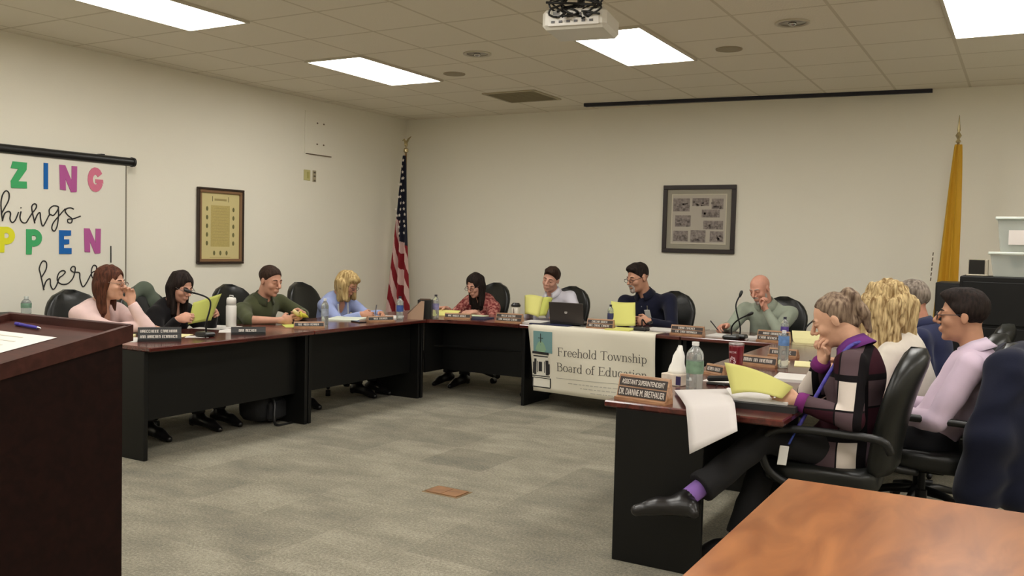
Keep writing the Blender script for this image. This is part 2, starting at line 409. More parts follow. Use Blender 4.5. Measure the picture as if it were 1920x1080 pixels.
# back row: local +y towards +y
table('conference_table', 'mahogany back table with the cloth banner hanging from it', 1.50, (2.94, -2.19, 0), 0)
table('conference_table', 'mahogany back table to the right of the cloth banner', 1.52, (4.445, -2.19, 0), 0, sides=((0, .5),))
# right row: inner edge at x = 5.22, seats towards +x; local +y towards +x => rotz=-90deg, local x runs towards -y
table('conference_table', 'mahogany table on the right, nearest, with the tiered nameplate', 1.55, (5.22, -3.86, 0), -PI/2, sides=((0, .5), (1, .42)))
table('conference_table', 'mahogany table on the right, between the near one and the back row', 1.63, (5.22, -2.225, 0), -PI/2, sides=())
# corner table with a curved inner edge
t = thing('corner_table', 'mahogany corner table with curved inner edge in front of the flag', 'table', (0, 0, 0))
poly = [(2.94-.005, -2.22), (2.94-.005, -1.40), (1.27, -1.40), (1.27, -2.40), (2.06, -2.40)]
arc = [(2.935-.875*math.cos(a), -2.40+.18*math.sin(a)) for a in [k*PI/2/10 for k in range(1, 10)]]
obj('tabletop', top_slab(MB(), poly + arc), mahog, t)
obj('side_panel', MB().box((1.75, -2.37, .355), (.5, .032, .71), bev=.003), blk, t)
obj('modesty_panel', MB().tube([(1.98, -2.3, .475), (2.1, -2.12, .475), (2.9, -2.06, .475)], .01, 4).box((2.46, -2.06, .475), (.95, .02, .47)).box((2.02, -2.22, .475), (.02, .3, .47)), blk, t)

# foreground table, bottom right
t = thing('cherry_table', 'orange-brown cherry table in the bottom right foreground', 'table', (7.16, -7.62, 0))
obj('tabletop', MB().box((0, 0, TZ-.0175), (1.83, 2.5, .035), bev=.006), orange_m, t)
for sx in (-1, 1):
    for sy in (-1, 1): obj('leg', MB().cyl((sx*.82, sy*1.14, 0), (sx*.82, sy*1.14, TZ-.036), .025), dkmetal, t, 'auto')
obj('apron', MB().box((0, 1.14, TZ-.07), (1.5, .02, .06)).box((0, -1.14, TZ-.07), (1.5, .02, .06)), dkmetal, t)

# podium
PX, PY = 4.195, -7.20
t = thing('podium', 'dark mahogany podium at the left edge of the picture', 'podium', (PX-.34, PY-.30, 0))
def yz_prism(poly, x0, x1):
    n = len(poly); m = MB()
    return m.add([(x0, y, z) for y, z in poly]+[(x1, y, z) for y, z in poly], [tuple(range(n))[::-1], tuple(range(n, 2*n))]+[(i, (i+1) % n, n+(i+1) % n, n+i) for i in range(n)][::1])
zb, zf = 1.135, 1.00     # heights of the back and the front of the sloping top
for x in (-.34, .312): obj('side_panel', yz_prism([(-.32, 0), (.27, 0), (.27, zb-.045), (-.32, zf-.01)], x, x+.028), podium_m, t)
obj('front_panel', MB().box((0, .26, .53), (.62, .022, 1.0)), podium_m, t)
obj('shelf', MB().box((0, -.02, .62), (.62, .5, .02)), podium_m, t)
sl = math.atan2(zb-zf, .62)
obj('sloping_top', yz_prism([(-.36, zf-.005), (-.34, zf-.025), (.29, zb-.045), (.29, zb-.02), (-.345, zf+.0)], -.335, .335), podium_top_m, t)
lip = MB().box((0, .292, zb-.018), (.70, .02, .055), bev=.003)
obj('back_lip', lip, podium_top_m, t)
for x in (-.345, .345): obj('side_rail', yz_prism([(-.36, zf-.03), (.30, zb-.048), (.30, zb+.008), (-.36, zf+.016)], x-.012, x+.012), podium_top_m, t)
obj('front_rail', MB().box((0, -.365, zf-.008), (.70, .02, .05), bev=.003), podium_top_m, t)
def on_slope(x, y):      # point on the podium's sloping top, world coordinates
    return Vector((PX-.34+x, PY-.30+y, zf+.0 + (y+.345)*(zb-.02-zf)/.635))
G = [[on_slope(a+.02*b, b)+Vector((0, 0, .002)) for a in (-.30, -.1, .14)] for b in (-.32, -.1, .16)]
o = obj('paper_sheet', MB().sheet([[(-.33, -.33, 0)]*0 or [tuple(p) for p in r] for r in G], .0012), paper); tag(o, 'white printed sheet lying on the podium', 'paper')
li = MB()
for k in range(9):
    a = on_slope(-.22 if k > 0 else -.2, .12-k*.045); li.box((a.x+.14, a.y, a.z+.0036), (.24 if k % 3 else .14, .006, .0004), (sl, 0, 0))
l2 = obj('printed_lines', li, M('faint_print', (196, 192, 176), .9)); l2.parent = o
a, b = on_slope(-.21, .235), on_slope(-.03, .215)
t = thing('pen', 'blue pen lying across the top of the podium', 'pen', a + Vector((0, 0, .008)))
d = b-a
obj('barrel', MB().cyl((0, 0, 0), d*.86, .006), M('pen_blue', (52, 40, 150), .3), t, 'auto')
obj('tip', MB().cyl(d*.86, d, .005, .001), chrome, t, 'auto')
obj('cap', MB().cyl(-d*.04, d*.12, .0068), M('pen_blue', (52, 40, 150), .3), t, 'auto')

# ------------------------------------------------------------------ office chair, built once, then copied
def se_ring(cx, cy, z, a, b, n=24, p=3.2, curve=0):
    r = []
    for k in range(n):
        t = 2*PI*k/n; c, s = math.cos(t), math.sin(t)
        x = a*math.copysign(abs(c)**(2/p), c); y = b*math.copysign(abs(s)**(2/p), s)
        r.append((cx+y - 0 + curve*(x/max(a, .01))**2, cy+x, z))
    return r
def make_chair():
    t = thing('office_chair', '', 'chair')       # faces +x
    R = []
    for k in range(15):                           # backrest: x back, y width, z up
        v = k/14; z = .47+.565*v
        wd = .19+.055*math.sin(min(1, v*1.5)*PI/2)
        if v > .62: wd *= math.sqrt(max(.0, 1-((v-.62)/.385)**2))*1.0
        th = .055 if v < .85 else .055*math.sqrt(max(.02, 1-((v-.85)/.155)**2))
        if v < .06: th *= .6
        R.append(se_ring(-.27-.10*v*v-.03*v, 0, z, max(wd, .04), th, p=2.8, curve=.05))
    obj('backrest', MB().loft(R), leather, t, True)
    R = []
    for k in range(9):
        v = k/8; z = .39+.10*v; e = math.sqrt(max(.02, 1-(2*v-1)**4))
        R.append([(q[0], q[1], z + .012*math.sin((q[0]+.25)*6)) for q in se_ring(0, 0, z, .26*(.86+.14*e), .26*(.86+.14*e), p=4)])
    obj('seat', MB().loft(R), leather, t, True)
    for s in (-1, 1):
        y = s*.29
        obj('armrest', MB().tube(smooth_pts([(-.30, y*.93, .60), (-.26, y, .655), (-.1, y, .665), (.1, y, .665), (.2, y, .64), (.235, y, .57), (.20, y, .47), (.1, y*.95, .41), (0, y*.8, .395)], 4), .019, 8), plast, t, True)
    obj('gas_column', MB().lathe([(.028, .12), (.028, .26), (.018, .262), (.018, .385)], n=14).box((0, 0, .375), (.22, .16, .03), bev=.008), dkmetal, t, 'auto')
    for k in range(5):
        a = k*2*PI/5+.3; c, s = math.cos(a), math.sin(a)
        l = obj('base_leg', MB().tube([(0, 0, .12), (c*.15, s*.15, .11), (c*.30, s*.30, .075)], [.03, .024, .016], 8), plast, t, True)
        cc = obj('caster', MB().cyl((c*.30-s*.022, s*.30+c*.022, .03), (c*.30+s*.022, s*.30-c*.022, .03), .029, n=14), plast, l, 'auto')
    return t
CH0 = make_chair(); _first = [True]
def chair(x, y, yaw, label, group='black leather office chairs'):
    o = CH0 if _first[0] else dup(CH0); _first[0] = False
    o.location = (x, y, 0); o.rotation_euler.z = yaw; o['label'] = label; o['category'] = 'chair'; o['group'] = group
    return o

# ------------------------------------------------------------------ things on the walls
def frame_border(mb, w_, h_, b, d, z=0):
    for (cx, cy, dx, dy) in ((0, h_/2-b/2, w_, b), (0, -h_/2+b/2, w_, b), (w_/2-b/2, 0, b, h_-2*b), (-w_/2+b/2, 0, b, h_-2*b)):
        mb.box((cx, z, cy), (dx, d, dy), bev=.003)
    return mb
def place_wall(t, back=True):
    pass
# local: x right, z up, picture faces -y
t = thing('framed_picture', 'black-framed collage of grey photos on the back wall', 'picture', (3.838, 0, 1.768))
Wp, Hp = .787, .715
obj('frame', frame_border(MB(), Wp, Hp, .045, .03, -.017), M('frame_black', (38, 26, 24), .4), t)
obj('mat_board', MB().box((0, -.008, 0), (Wp-.08, .012, Hp-.08)), M('mat_grey', (160, 154, 138), .8), t)
obj('mat_edge', frame_border(MB(), .60, .53, .012, .004, -.0165), M('mat_light', (205, 198, 178), .8), t)
obj('print', MB().box((0, -.0155, 0), (.576, .003, .506)), M('print_paper', (186, 178, 164), .8), t)
random.seed(3)
cells = [(-.19, .15, .19, .15), (.02, .18, .19, .09), (.2, .16, .13, .12), (-.17, -.02, .18, .13), (.13, .06, .2, .09), (.16, -.06, .22, .10), (-.19, -.18, .17, .12), (.0, -.18, .17, .14), (.2, -.18, .15, .12)]
g1 = M('photo_grey', (140, 130, 124), .8, noise=.35, nscale=40); g2 = M('photo_dark', (112, 102, 97), .8)
pb = MB(); pk = MB()
for (cx, cz, a, b) in cells:
    pb.box((cx, -.0178, cz), (a*.96, .0012, b*.92))
    for q in range(16):
        pk.box((cx+random.uniform(-.42, .42)*a, -.0188, cz+random.uniform(-.4, .1)*b), (random.uniform(.006, .03), .0008, random.uniform(.005, .022)))
obj('photos', pb, g1, t); obj('photo_details', pk, g2, t)
t = thing('framed_document', 'tall brown-framed yellowed document on the left wall', 'picture', (0, -3.005, 1.562), PI/2)
Wp, Hp = .575, .733
obj('outer_frame', frame_border(MB(), Wp, Hp, .022, .034, -.019), M('frame_dark_brown', (48, 32, 22), .35), t)
obj('inner_frame', frame_border(MB(), Wp-.04, Hp-.04, .028, .026, -.015), M('frame_tan', (132, 100, 70), .35), t)
obj('document', MB().box((0, -.008, 0), (Wp-.09, .006, Hp-.09)), M('parchment', (208, 194, 138), .7), t)
d1 = MB().box((.0, -.0118, .0), (.235, .0012, .40)); obj('text_block', d1, M('parchment_text', (186, 168, 104), .8, noise=.1, nscale=120), t)
sb = MB()
for s in (-1, 1):
    for k in range(5): sb.sphere((s*.165, -.0115, .165-k*.083), (.014, .002, .023), n=10, m=5)
for k in range(3): sb.sphere((-.075+k*.078, -.0115, -.262), (.014, .002, .024), n=10, m=5)
for k in (-1, 1): sb.box((k*.1, -.0115, .262), (.006, .001, .05))
obj('seals', sb, M('seal_olive', (108, 102, 62), .8), t)
hl = MB()
for k in range(12): hl.box((0, -.0128, .17-k*.028), (.2 if k % 4 else .15, .0006, .003))
hl.box((0, -.0118, .255), (.15, .001, .02)); hl.box((0, -.0118, -.305), (.26, .001, .004))
obj('text_lines', hl, M('seal_faint', (164, 148, 98), .8), t)

# projection screen with cut-out letters
SY0, SY1 = -6.35, -4.112
t = thing('projection_screen', 'pulled-down white projection screen with coloured letters on it', 'screen', (0.085, (SY0+SY1)/2, 0))
L2 = (SY1-SY0)/2
obj('fabric', MB().sheet([[(0, y, z) for y in (-L2, -L2/2, 0, L2/2, L2)] for z in (.72, 1.2, 1.7, 2.05)], .003), M('screen_white', (226, 222, 208), .8), t)
obj('edge_strip', MB().box((.002, L2-.012, 1.39), (.004, .010, 1.34)), M('screen_edge', (120, 112, 96), .8), t)
obj('bottom_bar', MB().cyl((0, -L2, .71), (0, L2, .71), .014), plast, t, 'auto')
obj('roller_case', MB().tube([(0, -L2-.06, 2.085), (0, L2+.05, 2.085)], .036, 16), plast, t, 'auto')
for s in (-1, 1): obj('end_cap', MB().lathe([(.0, -.012), (.04, -.012), (.042, .012), (0, .012)], n=18), plast, t, 'auto', (0, s*(L2+.055), 2.085)).rotation_euler.x = PI/2
for s in (-.8, .8): obj('wall_bracket', MB().box((-.04, s*L2, 2.09), (.06, .03, .08)), plast, t)
def poly_letters(kind):
    """block capitals as polygons in a 1 x 1 box; each one a list of convex pieces"""
    if kind == 'I': return [[(.15, 0), (.85, 0), (.85, 1), (.15, 1)]]
    if kind == 'Z': return [[(0, .74), (.12, 1), (1, 1), (.97, .72)], [(.0, .26), (.46, .74), (.97, .72), (.46, .26)], [(0, .26), (.03, 0), (1, .02), (.98, .28)]]
    if kind == 'N': return [[(.02, .04), (.36, .02), (.32, 1), (-.02, 1)], [(.32, 1), (-.0, 1), (.66, -.04), (.98, -.02)], [(.68, .0), (1, 0), (1.02, 1), (.70, 1)]]
    if kind == 'E': return [[(0, 0), (.38, 0), (.38, 1), (0, 1)], [(.38, .76), (.95, .78), (.95, 1), (.38, 1)], [(.38, .4), (.8, .42), (.8, .62), (.38, .62)], [(.38, 0), (1, 0), (1, .25), (.38, .25)]]
    if kind in ('P', 'G'):
        out = []
        if kind == 'P':
            out.append([(0, 0), (.34, 0), (.36, .3), (.34, 1), (0, 1)])
            c, r0, r1, a0, a1 = (.46, .66), (.17, .10), (.54, .35), -2.2, PI*.75
        else: c, r0, r1, a0, a1 = (.5, .5), (.18, .2), (.52, .5), .55, 2*PI-.35
        n = 14
        for k in range(n):
            a, b = a0+(a1-a0)*k/n, a0+(a1-a0)*(k+1)/n
            out.append([(c[0]+r0[0]*math.cos(a), c[1]+r0[1]*math.sin(a)), (c[0]+r1[0]*math.cos(a), c[1]+r1[1]*math.sin(a)), (c[0]+r1[0]*math.cos(b), c[1]+r1[1]*math.sin(b)), (c[0]+r0[0]*math.cos(b), c[1]+r0[1]*math.sin(b))])
        if kind == 'G': out.append([(.5, .36), (1.02, .36), (1.0, .52), (.5, .52)])
        return out
    if kind == 'A': return [[(0, 0), (.3, 0), (.62, 1), (.38, 1)], [(.7, 0), (1, 0), (.62, 1), (.38, 1)], [(.2, .22), (.8, .22), (.75, .42), (.25, .42)]]
    if kind == 'H': return [[(0, 0), (.34, 0), (.34, 1), (0, 1)], [(.66, 0), (1, 0), (1, 1), (.66, 1)], [(.3, .38), (.7, .38), (.7, .62), (.3, .62)]]
    if kind == 'M': return [[(0, 0), (.26, 0), (.26, 1), (0, 1)], [(.74, 0), (1, 0), (1, 1), (.74, 1)], [(.05, 1), (.28, 1), (.6, .2), (.42, .2)], [(.95, 1), (.72, 1), (.42, .2), (.6, .2)]]
LC = dict(green=(72, 168, 106), blue=(34, 100, 172), mauve=(178, 92, 150), pink=(212, 120, 144), yellow=(222, 220, 52))
for ch, colr, y0, z0, y1, z1, lb in (
    ('A', 'yellow', -5.66, 1.79, -5.50, 2.00, 'A in the top row'), ('Z', 'green', -5.142, 1.791, -5.012, 1.995, 'Z in the top row'), ('I', 'blue', -4.884, 1.800, -4.831, 2.006, 'I in the top row'),
    ('N', 'mauve', -4.740, 1.797, -4.590, 2.003, 'N in the top row'), ('G', 'pink', -4.489, 1.805, -4.350, 2.010, 'G ending the top row'),
    ('H', 'green', -5.66, 1.30, -5.52, 1.49, 'H in the lower row'), ('P', 'yellow', -5.236, 1.296, -5.109, 1.492, 'P cut by the picture edge'), ('P', 'green', -5.020, 1.282, -4.889, 1.479, 'P in the lower row'), ('E', 'blue', -4.744, 1.287, -4.635, 1.479, 'E in the lower row'),
    ('N', 'mauve', -4.521, 1.297, -4.372, 1.500, 'N ending the lower row')):
    mb = MB()
    for i, pc in enumerate(poly_letters(ch)):
        pts = [(y0+(y1-y0)*a, z0+(z1-z0)*b) for a, b in pc]; n = len(pts); e = .0002*(i % 3)
        mb.add([(.0885, a, b) for a, b in pts]+[(.0915+e, a, b) for a, b in pts], [tuple(range(n))[::-1], tuple(range(n, 2*n))]+[(k, (k+1) % n, n+(k+1) % n, n+k) for k in range(n)])
    tag(obj('letter_cutout', mb, M('letter_'+colr, LC[colr], .85, spec=.2)), '%s paper letter %s on the projection screen' % (colr, lb), 'letter', 'cut-out capitals on the screen')
TH = [[(-5.205,1.535),(-5.213,1.593),(-5.217,1.674),(-5.204,1.735),(-5.179,1.767),(-5.155,1.748),(-5.158,1.697),(-5.184,1.645),(-5.213,1.593)],[(-5.207,1.535),(-5.189,1.594),(-5.158,1.611),(-5.143,1.596),(-5.148,1.555),(-5.132,1.527),(-5.106,1.546),(-5.08,1.609)],[(-5.06,1.615),(-5.069,1.568),(-5.053,1.533),(-5.021,1.529),(-4.999,1.561),(-4.972,1.603),(-4.939,1.646),(-4.937,1.673),(-4.956,1.679),(-4.974,1.655),(-4.967,1.604),(-4.948,1.526)],[(-4.953,1.536),(-4.928,1.595),(-4.906,1.611),(-4.901,1.564),(-4.884,1.507),(-4.856,1.545),(-4.826,1.599),(-4.794,1.595),(-4.76,1.634),(-4.752,1.666),(-4.794,1.671),(-4.828,1.641),(-4.826,1.599)],[(-4.752,1.666),(-4.749,1.602),(-4.76,1.516),(-4.783,1.471),(-4.806,1.488),(-4.794,1.536),(-4.737,1.603),(-4.691,1.653)],[(-4.618,1.653),(-4.644,1.663),(-4.679,1.654),(-4.691,1.631),(-4.667,1.6),(-4.632,1.574),(-4.638,1.542),(-4.665,1.543),(-4.667,1.568),(-4.62,1.575),(-4.555,1.599)],[(-5.063,1.645),(-5.058,1.641)],
 [(-5.42,1.74),(-5.43,1.6),(-5.40,1.54),(-5.35,1.56),(-5.27,1.66)],[(-5.47,1.68),(-5.36,1.69)]]
HE = [[(-4.873,.999),(-4.901,1.122),(-4.912,1.175),(-4.884,1.23),(-4.853,1.217),(-4.856,1.163),(-4.895,1.1)],[(-4.879,1.005),(-4.856,1.068),(-4.823,1.088),(-4.817,1.035),(-4.794,1.002),(-4.766,1.034),(-4.743,1.092),(-4.714,1.113),(-4.69,1.14),(-4.714,1.153),(-4.748,1.13),(-4.76,1.076),(-4.725,1.043),(-4.667,1.047),(-4.62,1.095),(-4.602,1.172),(-4.626,1.185),(-4.643,1.161),(-4.62,1.139),(-4.566,1.133),(-4.56,1.083),(-4.535,1.016),(-4.499,1.049),(-4.45,1.131),(-4.413,1.147),(-4.407,1.181),(-4.432,1.194),(-4.45,1.17),(-4.456,1.126),(-4.438,1.081),(-4.388,1.08)],[(-4.272,1.356),(-4.271,1.214)],[(-4.271,1.168),(-4.27,1.163)]]
for st, lb, nm in ((TH, 'black handwritten word things on the projection screen', 'things'), (HE, 'black handwritten word here with exclamation mark, low on the screen', 'here')):
    mb = MB()
    for s in st: mb.tube(smooth_pts([(.0895, y, z) for y, z in s], 4), .0052, 5)
    tag(obj('script_word', mb, ink, None, True), lb, 'lettering')

# wall plates
t = thing('wall_switch', 'cream wall plate, left of two beside the blank panel', 'switch', (0, -1.79, 2.155), PI/2)
obj('plate', MB().box((0, -.004, 0), (.10, .008, .115), bev=.003), M('switch_cream', (196, 188, 128), .5), t)
obj('rocker', MB().box((.012, -.010, 0), (.03, .008, .07), bev=.002), M('switch_olive', (176, 168, 100), .5), t)
t = thing('wall_outlet', 'tan wall outlet plate with dark sockets, right of the cream one', 'outlet', (0, -1.675, 2.152), PI/2)
obj('plate', MB().box((0, -.004, 0), (.055, .008, .125), bev=.003), M('outlet_tan', (168, 156, 128), .5), t)
for z in (.04, .0, -.048): obj('socket', MB().box((0, -.009, z), (.032, .004, .018), bev=.002), M('outlet_dark', (96, 84, 66), .5), t)
t = thing('blank_wall_panel', 'blank painted panel with four dark holes high on the left wall', 'panel', (0, -1.615, 2.62), PI/2)
obj('board', MB().box((0, -.006, 0), (.44, .012, .46), bev=.002), wall_m, t)
hb = MB()
for x, z in ((-.03, .115), (.075, .115), (-.03, -.115), (.075, -.115)): hb.sphere((x, -.012, z), (.014, .003, .009), n=10, m=6)
obj('screw_hole', hb, M('hole_dark', (112, 96, 78), .8), t)
obj('bottom_ledge', MB().box((0, -.010, -.232), (.40, .02, .008)), M('hole_dark', (112, 96, 78), .8), t)

# ------------------------------------------------------------------ flags
def flag_stand(t, z, ornament):
    obj('pole', MB().cyl((0, 0, .03), (0, 0, z), .013), M('oak_pole', (150, 116, 66), .4), t, 'auto')
    obj('floor_base', MB().lathe([(.13, 0), (.13, .015), (.05, .05), (.025, .09)], n=24), brass, t, 'auto')
    if ornament == 'eagle':
        e = MB().lathe([(.006, 0), (.03, .02), (.03, .05), (.008, .07)], (0, 0, z), 12).sphere((0, 0, z+.11), (.018, .03, .035))
        e.tube([(0, 0, z+.12), (-.03, 0, z+.17), (-.055, .0, z+.155)], [.018, .012, .004], 6).tube([(0, 0, z+.12), (.04, 0, z+.175), (.075, 0, z+.20)], [.018, .012, .004], 6)
    else:
        e = MB().lathe([(.006, 0), (.024, .015), (.01, .04), (.026, .07), (.01, .10), (.014, .12), (.002, .25)], (0, 0, z), 12)
    obj('finial', e, M('finial_gold', (200, 184, 140), .25, metal=.6), t, 'auto')
def drape(z0, z1, wtop, wbot, folds, depth, lean, mU=60, mV=90):
    G = []
    for i in range(mV+1):
        v = i/mV; z = z0+(z1-z0)*v; wd = wtop+(wbot-wtop)*v**.8; row = []
        for j in range(mU+1):
            u = j/mU
            a = u*folds*2*PI
            row.append((-wd*.52 + wd*u + lean(v) + .010*math.sin(a*1.0+v*2), -.030-.030*v + depth*(.25+.75*v)*(math.cos(a+1.2*v)+.25*math.cos(2.3*a)), z - .03*math.sin(u*PI)*v + (.05*u*v)))
        G.append(row)
    return G
t = thing('american_flag', 'draped United States flag on a pole in the room corner', 'flag', (.245, -.33, 0))
flag_stand(t, 2.53, 'eagle')
G = drape(2.50, .50, .03, .36, 2.6, .045, lambda v: -.03*v, 130, 240)
mb = MB(); base = len(mb.v); mU, mV = 130, 240
for row in G: mb.v += row
for i in range(mV):
    for j in range(mU):
        a = i*(mU+1)+j; v = i/mV; u = j/mU
        mb.f.append((a, a+1, a+mU+2, a+mU+1))
        if v < .46+.10*u - (.10 if u < .3 else 0): mb.mi.append(0)
        else:
            s = (v*5.2 - u*3.0 + .35*math.sin(u*9)) % 1.0
            mb.mi.append(1 if s < .5 else 2)
o = obj('cloth', mb, [M('flag_blue', (22, 24, 42), .8), M('flag_red', (132, 16, 28), .8), M('flag_white', (212, 178, 170), .8)], t, True)
sm = o.modifiers.new('thickness', 'SOLIDIFY'); sm.thickness = .003
st = MB(); stars = []
for r in range(13):
    v = .03+r*.037; n = 1 if r < 3 else (2 if r < 8 else 3)
    for q in range(n):
        u = .5+(q-(n-1)/2)*.30 + (.07 if r % 2 else -.07)
        i = int(v*mV); j = int(max(0, min(1, u))*mU)
        if v < .44+.1*u - (.1 if u < .3 else 0): stars.append(Vector(G[i][j]))
for p in stars:
    pts = []
    for k in range(10):
        rr = .021 if k % 2 == 0 else .0095; a = PI/2+k*PI/5; pts.append((p.x+rr*math.cos(a)*.9, p.z+rr*math.sin(a)))
    n = len(pts); st.add([(x, p.y-.030, z) for x, z in pts]+[(x, p.y-.026, z) for x, z in pts]+[(p.x, p.y-.031, p.z)], [(k, (k+1) % n, 2*n) for k in range(n)]+[((k+1) % n, k, n+k, n+(k+1) % n) for k in range(n)])
obj('stars', st, M('star_white', (225, 215, 205), .8), t)
gf = MB()
gf.tube([(-.20, -.05, .62), (-.19, -.05, .50)], .012, 6); obj('fringe', gf, M('gold_fringe', (206, 170, 84), .8), t)

t = thing('yellow_flag', 'draped golden yellow state flag on a pole behind the black cabinets', 'flag', (6.285, -.33, 0))
flag_stand(t, 2.44, 'spear')
mU, mV = 60, 90
G = drape(2.43, .62, .05, .22, 2.2, .035, lambda v: -.05*v)
mb = MB(); mb.sheet(G, .003)
obj('cloth', mb, M('flag_gold', (205, 158, 38), .75), t, True)
lt = MB()
for k in range(6): lt.box((-.155-.002*k, -.065, 1.46-.045*k), (.008, .01, .03), (0, .1, 0))
obj('lettering', lt, M('flag_letter', (96, 82, 60), .8), t)

# ------------------------------------------------------------------ black cabinets with bins
cab = M('cabinet_black', (19, 19, 18), .6, spec=.25)
t = thing('file_cabinet', 'tall black file cabinet at the right edge carrying plastic bins', 'cabinet', (7.03, -1.95, 0))
obj('body', MB().box((0, 0, .655), (1.14, .5, 1.31), bev=.006), cab, t)
for k in range(4):
    dr = obj('drawer', MB().box((0, -.256, .18+k*.315), (1.10, .014, .295), bev=.003), cab, t)
    obj('handle', MB().box((0, -.268, .27+k*.315), (.30, .012, .016), bev=.003), plast, dr)
t = thing('storage_cabinet', 'narrower black cabinet between the yellow flag and the tall file cabinet', 'cabinet', (6.50, -1.25, 0))
obj('body', MB().box((.0, 0, .62), (.50, .5, 1.24), bev=.006), M('cabinet_black2', (15, 14, 14), .5), t)
obj('door', MB().box((0, -.256, .62), (.48, .012, 1.2), bev=.003), M('cabinet_black2', (15, 14, 14), .5), t)
obj('handle', MB().cyl((.2, -.275, .6), (.2, -.275, .75), .007), dkmetal, t)
binm = M('bin_plastic', (205, 212, 205), .15, alpha=.38)
lidm = M('bin_lid', (215, 222, 212), .4)
def bin_(loc, w_, d_, h_, lb):
    t = thing('storage_bin', lb, 'bin', loc, 0, 'clear plastic storage bins')
    m = MB(); R = []
    for z, k in ((0, .92), (h_-.02, 1.0)): R.append([(x*w_/2*k, y*d_/2*k, z) for x, y in ((-1, -1), (1, -1), (1, 1), (-1, 1))])
    inner = [[(x*(w_/2*k-.004), y*(d_/2*k-.004), z) for x, y in ((-1, -1), (1, -1), (1, 1), (-1, 1))] for z, k in ((h_-.02, 1.0), (.005, .92))]
    m.loft(R+inner); obj('tub', m, binm, t)
    obj('lid', MB().box((0, 0, h_-.008), (w_+.03, d_+.03, .018), bev=.004), lidm, t)
    return t
b1 = bin_((6.93, -1.97, 1.312), .58, .40, .17, 'clear plastic bin with grey things inside, on the tall cabinet')
b2 = bin_((6.955, -1.97, 1.484), .56, .40, .24, 'clear empty bin with a white label, on top of the other bin')
obj('label', MB().box((-.155, -.208, .10), (.11, .003, .10)), M('label_white', (226, 218, 212), .7), b2)
o = obj('hole_punch', MB().box((6.83, -2.05, 1.43), (.14, .10, .04), bev=.01).box((6.80, -2.05, 1.395), (.07, .08, .04), bev=.008), M('dark_tool', (74, 70, 62), .5)); tag(o, 'dark office tool lying inside the lower plastic bin', 'tool')
o = obj('tape_dispenser', MB().lathe([(.035, 0), (.045, .02), (.03, .05)], (6.88, -2.06, 1.322), 14), M('shiny_glass', (220, 214, 200), .15)); tag(o, 'small shiny item inside the lower plastic bin', 'item')
t = thing('desk_frame', 'small black square in a white stand on the tall cabinet', 'frame', (6.555, -2.06, 1.312))
obj('picture', MB().box((0, -.008, .062), (.098, .012, .10)), M('frame_screen', (10, 8, 6), .3), t)
obj('border', MB().box((.064, 0, .058), (.02, .05, .115), bev=.003).box((.005, 0, .005), (.14, .06, .010), bev=.003).box((0, .004, .06), (.11, .006, .115)), M('frame_offwhite', (196, 186, 164), .5), t)

# floor box
t = thing('floor_box', 'brass-brown rectangular floor outlet cover in the carpet', 'outlet', (3.99, -4.90, 0), -.04)
obj('rim', frame_border(MB(), .25, .165, .015, .006, 0), M('floor_brass', (122, 98, 66), .4, metal=.2), t).rotation_euler.x = PI/2
obj('cover', MB().box((-.055, 0, .003), (.105, .13, .005)).box((.055, 0, .003), (.105, .13, .005)), M('floor_copper', (140, 102, 70), .45, noise=.25, nscale=14, metal=.1), t)
# side table and bottle behind the podium
t = thing('side_table', 'small dark side table under the screen, mostly behind the podium', 'table', (.36, -5.40, 0))
obj('top', MB().box((0, 0, .83), (.45, .45, .03), bev=.004), blk, t)
for sx in (-1, 1):
    for sy in (-1, 1): obj('leg', MB().box((sx*.19, sy*.19, .4075), (.035, .035, .815)), blk, t)

# ------------------------------------------------------------------ banner hanging from the back table
def ribbon(mb, pts, ws, T):
    """flat stroke in the local x/z plane; T maps (x, z) to a point"""
    P0 = [Vector((p[0], p[1])) for p in pts]; P = [P0[0]]; W0 = ws if isinstance(ws, (list, tuple)) else [ws]*len(P0); W1 = [W0[0]]
    for i in range(1, len(P0)):
        q = max(1, int((P0[i]-P0[i-1]).length/.03))
        for k in range(1, q+1): P.append(P0[i-1].lerp(P0[i], k/q)); W1.append(W0[i-1]+(W0[i]-W0[i-1])*k/q)
    ws = W1; N = len(P); L = []; R = []
    for i in range(N):
        d = P[min(i+1, N-1)]-P[max(i-1, 0)]; d = d.normalized() if d.length > 1e-9 else Vector((1, 0)); n = Vector((-d.y, d.x))
        wv = ws[i] if isinstance(ws, (list, tuple)) else ws
        L.append(T(P[i]+n*wv/2)); R.append(T(P[i]-n*wv/2))
    o = len(mb.v); mb.v += L+R
    for i in range(N-1): mb.f.append((o+i, o+i+1, o+N+i+1, o+N+i)); mb.mi.append(0)
TK, TN = .085, .032
def arcp(cx, cy, rx, ry, a0, a1, n=14):
    pts = [(cx+rx*math.cos(math.radians(a0+(a1-a0)*k/n)), cy+ry*math.sin(math.radians(a0+(a1-a0)*k/n))) for k in range(n+1)]
    ws = [TN+(TK-TN)*abs(math.cos(math.radians(a0+(a1-a0)*k/n)))**1.3 for k in range(n+1)]
    return pts, ws
def stem(x, y0, y1, s0=True, s1=True, half=False):
    o = [([(x, y0), (x, y1)], TK)]
    if s0: o.append(([(x-.10, y0+.012), (x+.10, y0+.012)], TN))
    if s1: o.append(([(x-.10, y1-.012), (x+(.02 if half else .10), y1-.012)], TN))
    return o
